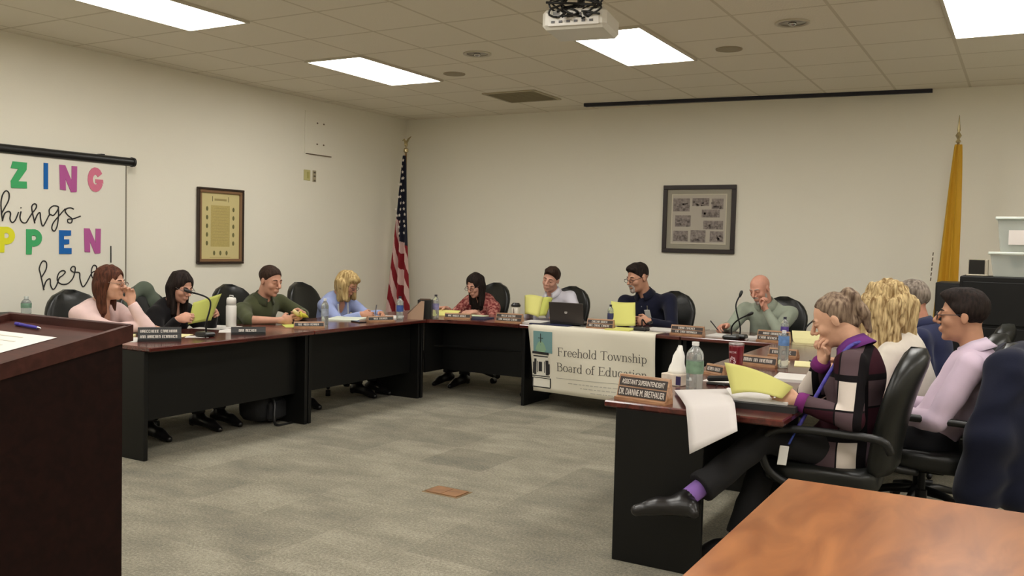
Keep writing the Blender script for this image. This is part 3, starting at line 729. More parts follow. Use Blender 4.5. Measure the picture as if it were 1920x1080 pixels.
def glyph(c):
    xh, cp = .46, .68
    if c == 'F': return .56, stem(.14, 0, cp)+[([(.14, cp-.016), (.50, cp-.016)], TN), ([(.50, cp), (.50, cp-.14)], TN), ([(.16, .35), (.38, .35)], TN), ([(.38, .42), (.38, .28)], TN)]
    if c == 'T': return .60, stem(.30, 0, cp, True, False)+[([(.03, cp-.016), (.57, cp-.016)], TN), ([(.035, cp), (.035, cp-.14)], TN), ([(.565, cp), (.565, cp-.14)], TN)]
    if c == 'B': return .60, stem(.14, 0, cp)+[([(.14, cp-.016), (.32, cp-.016)], TN), arcp(.31, .52, .15, .145, 90, -90), ([(.14, .37), (.34, .37)], TN), arcp(.33, .195, .19, .18, 90, -90), ([(.14, .016), (.33, .016)], TN)]
    if c == 'E': return .60, stem(.14, 0, cp)+[([(.14, cp-.016), (.50, cp-.016)], TN), ([(.50, cp), (.50, cp-.14)], TN), ([(.16, .35), (.38, .35)], TN), ([(.38, .42), (.38, .28)], TN), ([(.14, .016), (.53, .016)], TN), ([(.53, 0), (.55, .16)], TN)]
    if c == 'r': return .36, stem(.12, 0, xh, True, True, True)+[([(.14, .33), (.20, .43), (.28, .45), (.32, .40)], [TN, .05, .05, .07])]
    if c == 'e': return .43, [arcp(.22, .23, .165, .225, 0, 330, 20), ([(.06, .245), (.385, .245)], TN)]
    if c == 'c': return .42, [arcp(.22, .23, .165, .225, 45, 325, 18)]
    if c == 'o': return .47, [arcp(.235, .23, .18, .225, 0, 360, 24)]
    if c == 'h': return .50, stem(.12, 0, cp+.02, True, True, True)+stem(.39, 0, .32, True, False)+[([(.14, .34), (.20, .43), (.28, .455), (.36, .42), (.39, .32)], [TN, .04, .045, .07, TK])]
    if c == 'n': return .50, stem(.12, 0, xh, True, True, True)+stem(.39, 0, .32, True, False)+[([(.14, .34), (.20, .43), (.28, .455), (.36, .42), (.39, .32)], [TN, .04, .045, .07, TK])]
    if c == 'u': return .50, stem(.12, .14, xh, False, True, True)+stem(.38, 0, xh, False, True, True)+[([(.12, .14), (.15, .04), (.22, .01), (.30, .03), (.36, .12)], [TK, .07, .045, .04, TN])]
    if c == 'l': return .25, stem(.12, 0, cp+.02, True, True, True)
    if c == 'i': return .25, stem(.12, 0, xh, True, True, True)+[([(.12, .585), (.12, .665)], .08)]
    if c == 'd': return .50, stem(.37, 0, cp+.02, True, True, True)+[arcp(.215, .23, .16, .225, 20, 340, 20)]
    if c == 'a': return .43, [([(.08, .35), (.12, .43), (.2, .455), (.28, .43), (.31, .33)], [.07, .045, .04, .06, TK]), ([(.31, .33), (.31, .08), (.38, .02)], [TK, TK, TN]), arcp(.19, .135, .12, .12, 60, 330, 14)]
    if c == 'p': return .50, stem(.12, -.22, xh, True, True, True)+[arcp(.27, .23, .16, .225, -160, 160, 20)]
    if c == 's': return .36, [([(.30, .34), (.28, .42), (.19, .455), (.10, .42), (.08, .35), (.13, .28), (.24, .21), (.30, .13), (.27, .04), (.17, .005), (.08, .03), (.05, .13)], [TN, .04, .035, .05, .07, .08, .085, .08, .05, .035, .04, TN])]
    if c == 't': return .30, [([(.13, .60), (.13, .10), (.17, .02), (.27, .03)], [.03, TK, .06, TN]), ([(.03, .44), (.26, .44)], TN)]
    if c == 'f': return .31, stem(.12, 0, .52, True, False)+[([(.12, .52), (.14, .64), (.22, .70), (.31, .66)], [TK, .06, .045, .06]), ([(.02, .44), (.26, .44)], TN)]
    if c == 'w': return .70, [([(.06, xh), (.21, .01)], .075), ([(.21, .01), (.35, xh)], TN), ([(.35, xh), (.49, .01)], .075), ([(.49, .01), (.63, xh)], TN), ([(.0, xh-.012), (.14, xh-.012)], TN), ([(.28, xh-.012), (.42, xh-.012)], TN), ([(.56, xh-.012), (.70, xh-.012)], TN)]
    return .26, []
def fill(mb, x0, x1, z0, z1, T):
    n = max(1, int(abs(z1-z0)/.03)); h_ = (z1-z0)/n
    for k in range(n): zc = z0+(k+.5)*h_; ribbon(mb, [(x0, zc), (x1, zc)], abs(h_)*1.001, T)
def serif(mb, s, x0, z0, width, hgt, T):
    adv = sum(glyph(c)[0] for c in s); k = width/adv; x = 0
    for c in s:
        a, st = glyph(c)
        for pts, ws in st: ribbon(mb, [(x0+(x+p[0])*k, z0+p[1]*hgt/.68) for p in pts], [v*k for v in ws] if isinstance(ws, list) else ws*k, T)
        x += a
BX, BW, BH = 3.045, 1.195, .585
def bpt(x, z, off=0):         # banner surface: sags slightly, a fold rolls under the top
    return (x + z*-.02, -2.243 + .012*math.sin(x*7+z*5)*min(1, -z*3) - off, TZ + z + .012 - .035*0 )
t = thing('cloth_banner', 'white banner reading Freehold Township Board of Education, hanging from the back table', 'banner', (0, 0, 0))
G = [[bpt(BX+BW*i/24 + (.06*v*(1-i/24)), -BH*v - .010*math.sin(PI*i/24*1.0)*v) for i in range(25)] for v in [k/14 for k in range(15)]]
G = [[(p[0], -2.02, TZ+.004) for p in G[0]], [(p[0], -2.15, TZ+.004) for p in G[0]], [(p[0], -2.228, TZ+.005) for p in G[0]]] + [[(p[0], -2.238, TZ-.006) for p in G[0]]] + G[1:]
obj('cloth', MB().sheet(G, .002), M('banner_vinyl', (218, 212, 194), .55, bump=.05, bscale=5), t, True)
def BT(p): return bpt(BX+p[0], p[1], .0035)
def BT2(p): return bpt(BX+p[0], p[1], .0050)
def BT3(p): return bpt(BX+p[0], p[1], .0070)
grey_t = M('banner_grey', (98, 94, 86), .7)
mb = MB(); serif(mb, 'Freehold Township', .295, -.258, .83, .073, BT); serif(mb, 'Board of Education', .285, -.392, .84, .073, BT)
obj('lettering', mb, grey_t, t)
mb = MB(); mb2 = MB()
ribbon(mb, [(.28, -.455), (1.13, -.447)], .004, BT)
for k, (a, b) in enumerate(((.40, 1.05), (.52, .96), (.62, .84))):
    x = a; random.seed(k)
    while x < b:
        wv = random.uniform(.012, .05); ribbon(mb2, [(x, -.49-k*.032), (min(b, x+wv), -.49-k*.032)], .007, BT); x += wv+.010
obj('rule', mb, M('banner_rule', (160, 156, 144), .7), t); obj('small_print', mb2, M('banner_faint', (176, 172, 158), .7), t)
mb = MB(); fill(mb, .055, .245, -.055, -.245, BT); obj('logo_sky', mb, M('logo_teal', (112, 150, 150), .7), t)
mb = MB()
ribbon(mb, [(.09, -.225), (.10, -.19), (.115, -.165), (.13, -.152), (.145, -.165), (.16, -.19), (.17, -.225)], .03, BT2); ribbon(mb, [(.09, -.21), (.17, -.21)], .06, BT2)
obj('logo_dome', mb, M('logo_green', (138, 172, 142), .7), t)
mb = MB(); fill(mb, .065, .205, -.265, -.45, BT2); fill(mb, .055, .225, -.455, -.545, BT2); obj('logo_tower', mb, M('logo_white', (214, 210, 196), .7), t)
mb = MB()
for pts, wv in (([(.13, -.155), (.13, -.075)], .007), ([(.105, -.115), (.155, -.115)], .006), ([(.045, -.245), (.21, -.25)], .022), ([(.055, -.275), (.2, -.278)], .010), ([(.075, -.30), (.075, -.44)], .022), ([(.19, -.31), (.195, -.44)], .03),
                ([(.058, -.33), (.058, -.43)], .012), ([(.212, -.34), (.212, -.43)], .014), ([(.125, -.325), (.125, -.41)], .034), ([(.165, -.32), (.165, -.42)], .006), ([(.098, -.32), (.098, -.42)], .006), ([(.05, -.45), (.22, -.452)], .008), ([(.055, -.465), (.055, -.54)], .010), ([(.225, -.465), (.225, -.55)], .010), ([(.055, -.545), (.225, -.552)], .008), ([(.06, -.465), (.225, -.47)], .006)):
    ribbon(mb, pts, wv, BT3)
obj('logo_lines', mb, ink, t)

# ------------------------------------------------------------------ things on the tables
def marks(mb, words, x0, z0, h, T, seed=1):
    r = random.Random(seed); x = x0
    for n in words:
        for k in range(n):
            wv = h*.62; c = r.randint(0, 4)
            ribbon(mb, [(x+.12*wv, z0), (x+.12*wv, z0+h)], h*.2, T)
            if c != 1: ribbon(mb, [(x+.1*wv, z0+h*.92), (x+.85*wv, z0+h*.92)], h*.17, T)
            if c in (0, 2): ribbon(mb, [(x+.1*wv, z0+h*.5), (x+.8*wv, z0+h*.5)], h*.17, T)
            if c in (0, 3): ribbon(mb, [(x+.1*wv, z0+h*.08), (x+.85*wv, z0+h*.08)], h*.17, T)
            if c in (1, 2, 4): ribbon(mb, [(x+.8*wv, z0), (x+.8*wv, z0+h)], h*.2, T)
            x += wv*1.22
        x += h*.55
def nameplate(l, r, label, tiers=1, z=TZ, words=((3, 6, 9),), wood=plate_wood, face=plate_face, text=None, th=.042, group='desk nameplates', seed=1):
    l, r = Vector((l[0], l[1])), Vector((r[0], r[1])); d = r-l; W = d.length; yaw = math.atan2(d.y, d.x); c = (l+r)/2
    t = thing('nameplate', label, 'nameplate', (c.x, c.y, z), yaw, group)
    Hh = th*tiers + .022; tilt = .30
    # base and sloping body
    n = MB(); pr = [(-.01, 0), (.075, 0), (.075, .012), (Hh*tilt+.022, Hh), (Hh*tilt+.004, Hh), (.012, .016), (-.01, .012)]
    obj('holder', n.add([(-W/2, y, zz) for y, zz in pr]+[(W/2, y, zz) for y, zz in pr], [tuple(range(7)), tuple(range(13, 6, -1))]+[(i, 7+i, 7+(i+1) % 7, (i+1) % 7) for i in range(7)]), wood, t)
    for k in range(tiers):
        zb_ = .018+k*th
        def T(p, off=0, zb_=zb_):
            zz = zb_+p[1]; return (p[0], .010+(zz-.012)*tilt-off-.003, zz)
        f = MB(); f.add([T((-W/2+.006, 0)), T((W/2-.006, 0)), T((W/2-.006, th-.006)), T((-W/2+.006, th-.006)), T((-W/2+.006, 0), -.004), T((W/2-.006, 0), -.004), T((W/2-.006, th-.006), -.004), T((-W/2+.006, th-.006), -.004)],
                        [(0, 1, 2, 3), (7, 6, 5, 4), (0, 4, 5, 1), (1, 5, 6, 2), (2, 6, 7, 3), (3, 7, 4, 0)])
        pl = obj('plate', f, face, t)
        m = MB(); T2 = lambda p, T=T: T(p, .0012)
        ws = words[k % len(words)]
        if text:
            s, wd, hh = text[k]; tm = text_mesh(s, 1.0); xs = [v[0] for v in tm.v]; x1 = max(xs); ys = max(v[1] for v in tm.v)
            m.add([T((-wd/2+v[0]/x1*wd, (th-.006-hh)/2+v[1]/ys*hh), .0012+v[2]) for v in tm.v], tm.f)
        else:
            h = th*.5; tot = sum(ws)*h*.62*1.22+len(ws)*h*.55; sc = min(1.0, (W-.03)/tot)
            marks(m, ws, 0, (th-.006-h)/2, h, lambda p, T2=T2: T2((-tot*sc/2+p[0]*sc, p[1])), seed+k)
        obj('lettering', m, letter_m, pl)
    return t
nameplate((5.215, -5.335), (5.475, -5.375), 'two-tier wooden nameplate at the near corner of the right table', 2, text=(('DR. DIANNE M. BRETHAUER', .240, .027), ('ASSISTANT SUPERINTENDENT', .225, .022)), th=.046)
bl = M('nameplate_black', (26, 24, 24), .4)
nameplate((1.731, -5.269), (1.909, -5.06), 'two-tier black nameplate in front of the woman in the pale pink cardigan', 2, words=((3, 7, 8), (9, 8)), wood=bl, face=bl, th=.036, seed=3)
nameplate((1.831, -4.549), (1.999, -4.37), 'dark nameplate beside the white flask', 1, words=((3, 6),), wood=bl, face=bl, th=.034, seed=5)
nameplate((1.805, -3.868), (1.97, -3.695), 'dark nameplate in front of the man in olive green', 1, words=((3, 4, 6),), face=bl, th=.030, seed=6)
nameplate((1.88, -3.021), (1.99, -2.80), 'nameplate in front of the blonde woman in light blue', 1, words=((4, 7),), face=bl, th=.030, seed=7)
nameplate((2.12, -2.20), (2.36, -2.12), 'nameplate beside the black box on the corner table', 1, words=((3, 5, 5),), th=.032, seed=8)
nameplate((2.66, -2.17), (2.92, -2.15), 'tiered nameplate under the travel mug, left of the laptop', 2, words=((3, 6, 5), (5, 6)), th=.032, seed=9)
nameplate((3.56, -2.13), (3.80, -2.11), 'tiered nameplate between the laptop and the yellow paper', 2, words=((3, 5, 6), (6, 5)), th=.032, seed=10)
nameplate((4.32, -2.12), (4.60, -2.13), 'tiered nameplate in front of the empty stretch beside the man in navy', 2, words=((3, 4, 8), (5, 7)), th=.030, seed=11)
nameplate((5.04, -2.14), (5.29, -2.16), 'tiered nameplate at the right end of the back table', 2, words=((4, 6, 4), (4, 7)), th=.034, seed=12)
nameplate((5.34, -3.66), (5.565, -3.70), 'wide nameplate to the right of the dark red tumbler', 1, words=((4, 2, 6),), th=.040, seed=13)
nameplate((5.37, -3.10), (5.56, -3.12), 'nameplate farther back on the right table, behind the wide one', 1, words=((3, 6),), th=.036, seed=14)
nameplate((5.285, -4.22), (5.405, -4.28), 'small nameplate right of the large water bottle', 1, words=((5, 4),), th=.036, seed=15)

def sheet_on(x, y, w_, d_, rz, label, mat=paper, z=TZ, th=.0015, name='paper_sheet', cat='paper', curl=0, group=None):
    G = [[(a*w_/2, b*d_/2, th/2+curl*max(0, b)**2) for a in (-1, -.33, .33, 1)] for b in (-1, -.5, 0, .5, 1)]
    o = obj(name, MB().sheet(G, th), mat, None, False, (x, y, z), rz); return tag(o, label, cat, group)
sheet_on(1.42, -5.20, .22, .30, .8, 'pale yellow legal pad under the forearm of the woman in pink', M('pale_yellow', (222, 214, 160), .8), th=.012)
sheet_on(1.58, -5.22, .21, .28, .5, 'white papers beside the black two-tier nameplate')
sheet_on(1.60, -4.83, .15, .20, .5, 'pale yellow note under the fingers of the woman in pink', M('pale_yellow', (222, 214, 160), .8), z=TZ+.001)
sheet_on(1.76, -4.79, .16, .12, .7, 'small white sheet in front of the gooseneck microphone')
sheet_on(1.33, -4.22, .25, .32, .3, 'white papers behind the white flask')
sheet_on(1.62, -4.32, .22, .28, .8, 'white paper behind the second nameplate on the left')
sheet_on(1.66, -3.68, .22, .28, .9, 'green-yellow sheet under the banana', M('lime_paper', (190, 194, 96), .8))
sheet_on(1.55, -2.92, .30, .38, .4, 'pale writing pad in front of the blonde woman in blue', M('pale_green_pad', (206, 212, 196), .8), th=.012)
sheet_on(1.72, -2.52, .26, .34, .6, 'white papers right of the blonde woman in blue', th=.012)
sheet_on(1.83, -1.78, .24, .30, .2, 'yellow papers under the pen hand of the woman in red', M('lemon_paper', (224, 220, 132), .8), th=.004, curl=.03)
sheet_on(2.12, -1.76, .30, .26, .1, 'white papers with green edge under the left hand of the woman in red', M('green_white', (206, 214, 180), .8), th=.006)
sheet_on(2.30, -1.98, .34, .24, .15, 'navy blue folder in front of the woman in red', navy, th=.012, name='folder', cat='folder')
sheet_on(2.98, -1.98, .20, .26, .1, 'white paper stack left of the laptop', th=.016)
sheet_on(3.20, -2.02, .38, .28, .02, 'navy blue binder under and left of the laptop', navy, th=.014, name='binder', cat='binder')
sheet_on(3.86, -2.06, .22, .26, .1, 'yellow paper pad below the raised yellow sheets', yelp, th=.014)
sheet_on(4.14, -1.78, .30, .30, .05, 'white papers left of the crowded nameplate on the back table', th=.008)
sheet_on(4.78, -1.93, .36, .28, -.05, 'white papers the man in grey-green is writing on', th=.008)
sheet_on(5.08, -1.92, .26, .26, 0, 'white papers under the right-hand tiered nameplate', th=.014)
sheet_on(5.40, -1.88, .26, .30, .3, 'pale yellow sheet curling up at the right end of the back table', M('pale_yellow', (222, 214, 160), .8), th=.002, curl=.07)
sheet_on(5.43, -3.50, .30, .24, 0, 'white and cream papers behind the wide nameplate', M('cream_paper', (228, 212, 180), .8), th=.012)
sheet_on(5.72, -3.38, .22, .28, .2, 'pale yellow papers under the phone', M('pale_yellow', (222, 214, 160), .8), th=.004)
sheet_on(5.78, -4.12, .22, .26, .1, 'white open notebook beside the plaid sleeve', th=.016)
sheet_on(5.47, -4.46, .20, .12, 0, 'thin white slip in front of the black stapler')
# large white sheet drooping over the near end of the right table
t4 = [[(5.375, -4.95, TZ+.004), (5.46, -4.955, TZ+.004), (5.55, -4.965, TZ+.004), (5.635, -4.975, TZ+.006)]]
def bil(u, v):
    A, B_, C_, D_ = Vector((5.385, -5.00, TZ+.014)), Vector((5.645, -5.00, TZ+.046)), Vector((5.860, -5.56, .700)), Vector((5.672, -5.60, .585))
    p = A*(1-u)*(1-v)+B_*u*(1-v)+C_*u*v+D_*(1-u)*v; top = A.z*(1-u)+B_.z*u; end = D_.z*(1-u)+C_.z*u; vc = .72
    p.z = top+.006*math.sin(PI*v) if v < vc else top + (end-top)*((v-vc)/(1-vc))**1.25 + .004
    return tuple(p)
o = obj('large_sheet', MB().sheet([[bil(i/6, j/25) for i in range(7)] for j in range(26)], .0015), M('bright_paper', (194, 188, 184), .8), None, True); tag(o, 'large blank white sheet drooping over the near end of the right table', 'paper')
# stack of papers and black binder at the near edge
sheet_on(5.83, -5.06, .36, .34, .04, 'black binder with pale spine label at the near table edge under the yellow paper', M('binder_black', (30, 30, 30), .5), th=.028, name='binder', cat='binder')
sheet_on(5.80, -5.05, .33, .30, .06, 'white papers on top of the black binder', th=.010, z=TZ+.029)
o = obj('spine_label', MB().box((5.80, -5.236, TZ+.014), (.14, .002, .014)), M('label_dull', (160, 156, 140), .7)); o.parent = bpy.data.objects['binder.001'] if 'binder.001' in bpy.data.objects else None
if o.parent: o.matrix_parent_inverse = Matrix.Translation((-5.83, -5.06, -TZ)) @ Matrix.Identity(4)

def bottle(x, y, label, h=.215, r=.032, lbl=(70, 110, 170), cap=(228, 228, 226), lz=(.35, .62), z=TZ, name='water_bottle', group='plastic water bottles', neckh=.25):
    t = thing(name, label, 'bottle', (x, y, z), 0, group)
    bh = h*(1-neckh)
    pr = [(r*.85, 0), (r, .008)]+[(r*(1-.03*(k % 2)), .008+(bh-.02)*k/8) for k in range(1, 9)]
    pr += [(r*.97, bh), (r*.82, bh+(h-bh)*.25), (r*.52, bh+(h-bh)*.5), (r*.34, bh+(h-bh)*.65), (r*.34, h-.016)]
    obj('body', MB().lathe(pr, n=20), M('bottle_plastic', (214, 220, 218), .08, trans=.75, spec=.6), t, True)
    obj('cap', MB().lathe([(r*.42, h-.018), (r*.42, h)], n=14), M('cap_%d_%d_%d' % cap, cap, .5), t, 'auto')
    obj('label', MB().lathe([(r+.0008, h*lz[0]), (r+.0008, h*lz[1])], n=20, cap=False), M('blabel_%d_%d_%d' % lbl, lbl, .6, noise=.3, nscale=30), t, True)
    return t
bottle(1.80, -3.50, 'water bottle between the banana eater and the blonde woman in blue', .225, .03, (150, 158, 176))
bottle(1.90, -2.60, 'water bottle with blue label in front of the flag foot', .215, .032, (58, 84, 150), (40, 40, 60))
bottle(2.00, -2.17, 'lavender-labelled water bottle right of the black box', .22, .032, (150, 144, 186), (50, 46, 56))
bottle(3.66, -1.84, 'water bottle with dark blue label left of the yellow sheets', .20, .027, (52, 56, 92), (40, 36, 60))
bottle(5.24, -2.07, 'water bottle with purple band on the back table right end', .20, .030, (84, 64, 140), (40, 40, 60))
bottle(5.60, -3.66, 'water bottle with sky blue label on the right table', .23, .032, (96, 134, 186), (220, 220, 220), lz=(.60, .85))
bottle(5.44, -4.86, 'large clear water bottle with green label near the tissue box', .245, .043, (112, 140, 116), (224, 224, 220), lz=(.36, .62))
bottle(.38, -5.20, 'small pale green bottle on the side table by the screen', .13, .036, (120, 156, 132), (200, 206, 200), z=.845, neckh=.35, name='sanitizer_bottle')

t = thing('flask', 'tall white drinking flask on the left table', 'flask', (1.36, -4.11, TZ))
obj('body', MB().lathe([(.036, 0), (.040, .004), (.041, .165), (.036, .175)], n=24), white_pl, t, True)
obj('lid', MB().lathe([(.0375, .175), (.038, .215), (.034, .232), (.012, .238)], n=24), white_pl, t, True)
obj('handle', MB().tube([(-.022, 0, .235), (-.018, 0, .25), (.018, 0, .25), (.022, 0, .235)], .005, 8), M('flask_grey', (180, 180, 176), .4), t, True)
obj('seam', MB().lathe([(.0392, .176), (.0392, .180)], n=24, cap=False), M('flask_grey', (180, 180, 176), .4), t)
t = thing('tumbler', 'dark red insulated tumbler with white printing on the right table', 'tumbler', (5.462, -4.20, TZ))
obj('body', MB().lathe([(.032, 0), (.034, .004), (.042, .165), (.0425, .178)], n=28), M('tumbler_red', (112, 16, 30), .3, coat=.3), t, True)
obj('rim', MB().lathe([(.0428, .176), (.043, .186), (.038, .188), (.006, .184)], n=28), M('rim_grey', (170, 160, 160), .25, metal=.6), t, True)
def cylT(r0, r1, zc, ang, rr=.0015):
    def T(p):
        z = zc+p[1]; r = r0+(r1-r0)*z/.165+rr; a = ang+p[0]/r; return (r*math.cos(a), r*math.sin(a), z)
    return T
m = MB(); T = cylT(.034, .042, .0, -1.95); marks(m, (7,), -.022, .132, .010, T, 4)
for k in range(7):
    a = k/7*2*PI; ribbon(m, [(.004+.016*math.cos(a), .085+.024*math.sin(a)), (.004+.020*math.cos(a+.9), .085+.028*math.sin(a+.9)), (.004+.008*math.cos(a+1.5), .085+.012*math.sin(a+1.5))], .006, T)
obj('printing', m, M('tumbler_print', (206, 170, 176), .6), t)
t = thing('travel_mug', 'white travel mug with black lid beside the woman in red', 'mug', (2.70, -1.86, TZ))
obj('body', MB().lathe([(.032, 0), (.034, .004), (.041, .13)], n=24), M('mug_white', (196, 188, 172), .4), t, True)
obj('lid', MB().lathe([(.044, .13), (.046, .145), (.040, .152), (.030, .165), (.01, .166)], n=24), plast, t, 'auto')
obj('stripe', MB().box((.0, -.037, .07), (.006, .01, .09)), M('mug_stripe', (90, 60, 56), .5), t)

def mic(x, y, label, top, bend, z=TZ, base=.05):
    t = thing('gooseneck_microphone', label, 'microphone', (x, y, z), 0, 'black gooseneck microphones')
    o = Vector((x, y, z)); tp = Vector(top)-o; bd = Vector(bend)-o
    obj('base', MB().box((0, 0, .018), (.12, .10, .036), bev=.012), plast, t)
    obj('button', MB().cyl((.02, -.03, .036), (.02, -.03, .041), .010), M('mic_button', (120, 120, 116), .4), t)
    obj('gooseneck', MB().tube(smooth_pts([(0, .01, .03), (0, .01, .10), bd, tp*.94+bd*.06], 8), [.007]*9+[.006]*16 if False else .0062, 8), dkmetal, t, True)
    d = (tp-bd).normalized()
    obj('capsule', MB().tube([tp-d*.03, tp-d*.005, tp+d*.02, tp+d*.03], [.008, .013, .013, .004], 12), plast, t, True)
    return t
mic(1.80, -4.76, 'gooseneck microphone in front of the woman in black', (1.70, -4.83, 1.065), (1.80, -4.72, 1.0))
mic(4.03, -2.02, 'low black microphone base in front of the man in navy', (4.07, -1.93, .81), (4.05, -1.97, .80))
mic(4.88, -2.05, 'gooseneck microphone rising straight up in front of the bald man', (4.865, -2.0, 1.10), (4.84, -2.04, 1.0))
mic(4.845, -2.16, 'gooseneck microphone bending right in front of the bald man', (5.0, -2.2, .955), (4.90, -2.18, .90))
mic(5.33, -1.72, 'gooseneck microphone behind the head of the woman in plaid', (5.47, -1.62, 1.09), (5.42, -1.66, .95))

t = thing('laptop', 'open dark laptop seen from behind on the back table', 'laptop', (3.335, -1.97, TZ+.014), .03)
lm = M('laptop_grey', (62, 56, 54), .4, metal=.3)
obj('base', MB().box((0, .02, .010), (.33, .23, .018), bev=.004), plast, t)
obj('lid', MB().box((0, -.110, .107), (.33, .010, .185), (.20, 0, 0), bev=.003), lm, t)
obj('logo', MB().cyl((.0, -.113, .11), (.0, -.1185, .111), .014), M('logo_silver', (150, 146, 142), .3, metal=.6), t)
t = thing('organizer_box', 'black upright box on the corner table', 'box', (1.97, -2.30, TZ), .5)
bb = MB(); bb.box((0, 0, .005), (.13, .12, .01)).box((0, .056, .09), (.13, .008, .17)).box((0, -.056, .09), (.13, .008, .17)).box((-.061, 0, .09), (.008, .104, .17)).box((.061, 0, .09), (.008, .104, .17))
obj('shell', bb, plast, t)
obj('file_folder', MB().box((0, .0, .10), (.10, .02, .17)), M('folder_brown', (96, 76, 60), .7), t)
t = thing('standing_folder', 'tan folder leaning against the black box', 'folder', (1.985, -2.475, TZ), .35)
obj('cover', MB().add([(-.075, 0, 0), (.075, 0, 0), (.075, .03, .17), (.045, .03, .17), (-.075, 0.01, .05), (-.075, .006, 0), (.075, .006, 0), (.075, .036, .17), (.045, .036, .17), (-.075, .016, .05)], [(0, 1, 2, 3, 4), (9, 8, 7, 6, 5), (0, 5, 6, 1), (1, 6, 7, 2), (2, 7, 8, 3), (3, 8, 9, 4), (4, 9, 5, 0)]), M('folder_tan', (158, 128, 104), .7), t)
obj('edge', MB().tube([(-.076, .012, .05), (.045, .034, .172)], .004, 6), M('folder_edge', (78, 52, 38), .7), t)
def phone(x, y, label, rz, scr=None, z=TZ):
    t = thing('mobile_phone', label, 'phone', (x, y, z), rz)
    obj('body', MB().box((0, 0, .005), (.075, .15, .010), bev=.003), plast, t)
    obj('screen', MB().box((0, 0, .0104), (.066, .135, .001)), scr or M('phone_glass', (20, 20, 24), .1), t)
phone(1.80, -3.06, 'black phone in front of the writing pad of the blonde woman in blue', 1.2)
phone(1.80, -2.02, 'black phone left of the yellow papers of the woman in red', 1.0)
phone(5.74, -3.30, 'phone with a blue screen on yellow papers', .5, M('screen_blue', (70, 110, 160), .3, emit=.25), TZ+.005)
t = thing('tissue_box', 'tissue box with a tall white tissue standing up', 'tissue box', (5.30, -4.73, TZ), -.25)
obj('box', MB().box((0, 0, .03), (.115, .115, .06), bev=.003), M('tissue_card', (206, 192, 176), .7, noise=.15, nscale=25), t)
obj('side_print', MB().box((.05, -.0582, .03), (.03, .001, .045)), M('tissue_purple', (44, 30, 78), .6), t)
R = []
for k in range(9):
    v = k/8; a = .048*(1-v)**.8+.006; n = 14
    R.append([((a+.006*math.sin(q*2.7+k))*math.cos(q*2*PI/n)+.018*v, (a*.6+.004*math.sin(q*1.9+k))*math.sin(q*2*PI/n), .058+.15*v) for q in range(n)])
obj('tissue', MB().loft(R), M('tissue_white', (240, 238, 230), .9), t, True)
t = thing('stapler', 'black stapler left of the raised yellow paper', 'stapler', (5.50, -4.60, TZ), .15)
obj('base', MB().box((0, 0, .006), (.15, .045, .012), bev=.003), plast, t)
obj('arm', MB().box((0, 0, .036), (.145, .035, .028), (0, -.08, 0), bev=.008), plast, t)
obj('hinge', MB().box((.06, 0, .02), (.025, .04, .03), bev=.003), dkmetal, t)
t = thing('eyeglasses', 'folded eyeglasses on the right table by the large sheet', 'glasses', (5.60, -4.84, TZ+.004), .3)
for s in (-1, 1): obj('lens_rim', MB().tube([(s*.03+.022*math.cos(a), 0, .02+.018*math.sin(a)) for a in [k*2*PI/14 for k in range(15)]], .002, 5), dkmetal, t, True)
obj('temple', MB().tube([(-.055, 0, .02), (-.05, .02, .008), (.05, .03, .004)], .002, 5).tube([(.055, 0, .02), (.05, .03, .008), (-.05, .035, .004)], .002, 5), dkmetal, t)
# black bag on the floor behind the left table legs
t = thing('backpack', 'black backpack on the floor under the left table', 'bag', (1.66, -4.06, 0), .2)
R = []
for k in range(9):
    v = k/8; e = math.sqrt(max(.03, 1-(2*v-1)**4)); R.append([(x, y, .005+.30*v) for x, y, _ in se_ring(0, 0, 0, .20*e, .13*e, p=3)])
obj('body', MB().loft(R), M('bag_black', (18, 18, 20), .8, bump=.5, bscale=20), t, True)
obj('pocket', MB().box((.135, 0, .11), (.06, .24, .15), bev=.02), M('bag_black', (18, 18, 20), .8), t)
obj('strap', MB().tube(smooth_pts([(.10, -.08, .27), (.17, -.09, .18), (.2, -.12, .02), (.24, .05, .008)], 4), .012, 6), plast, t, True)

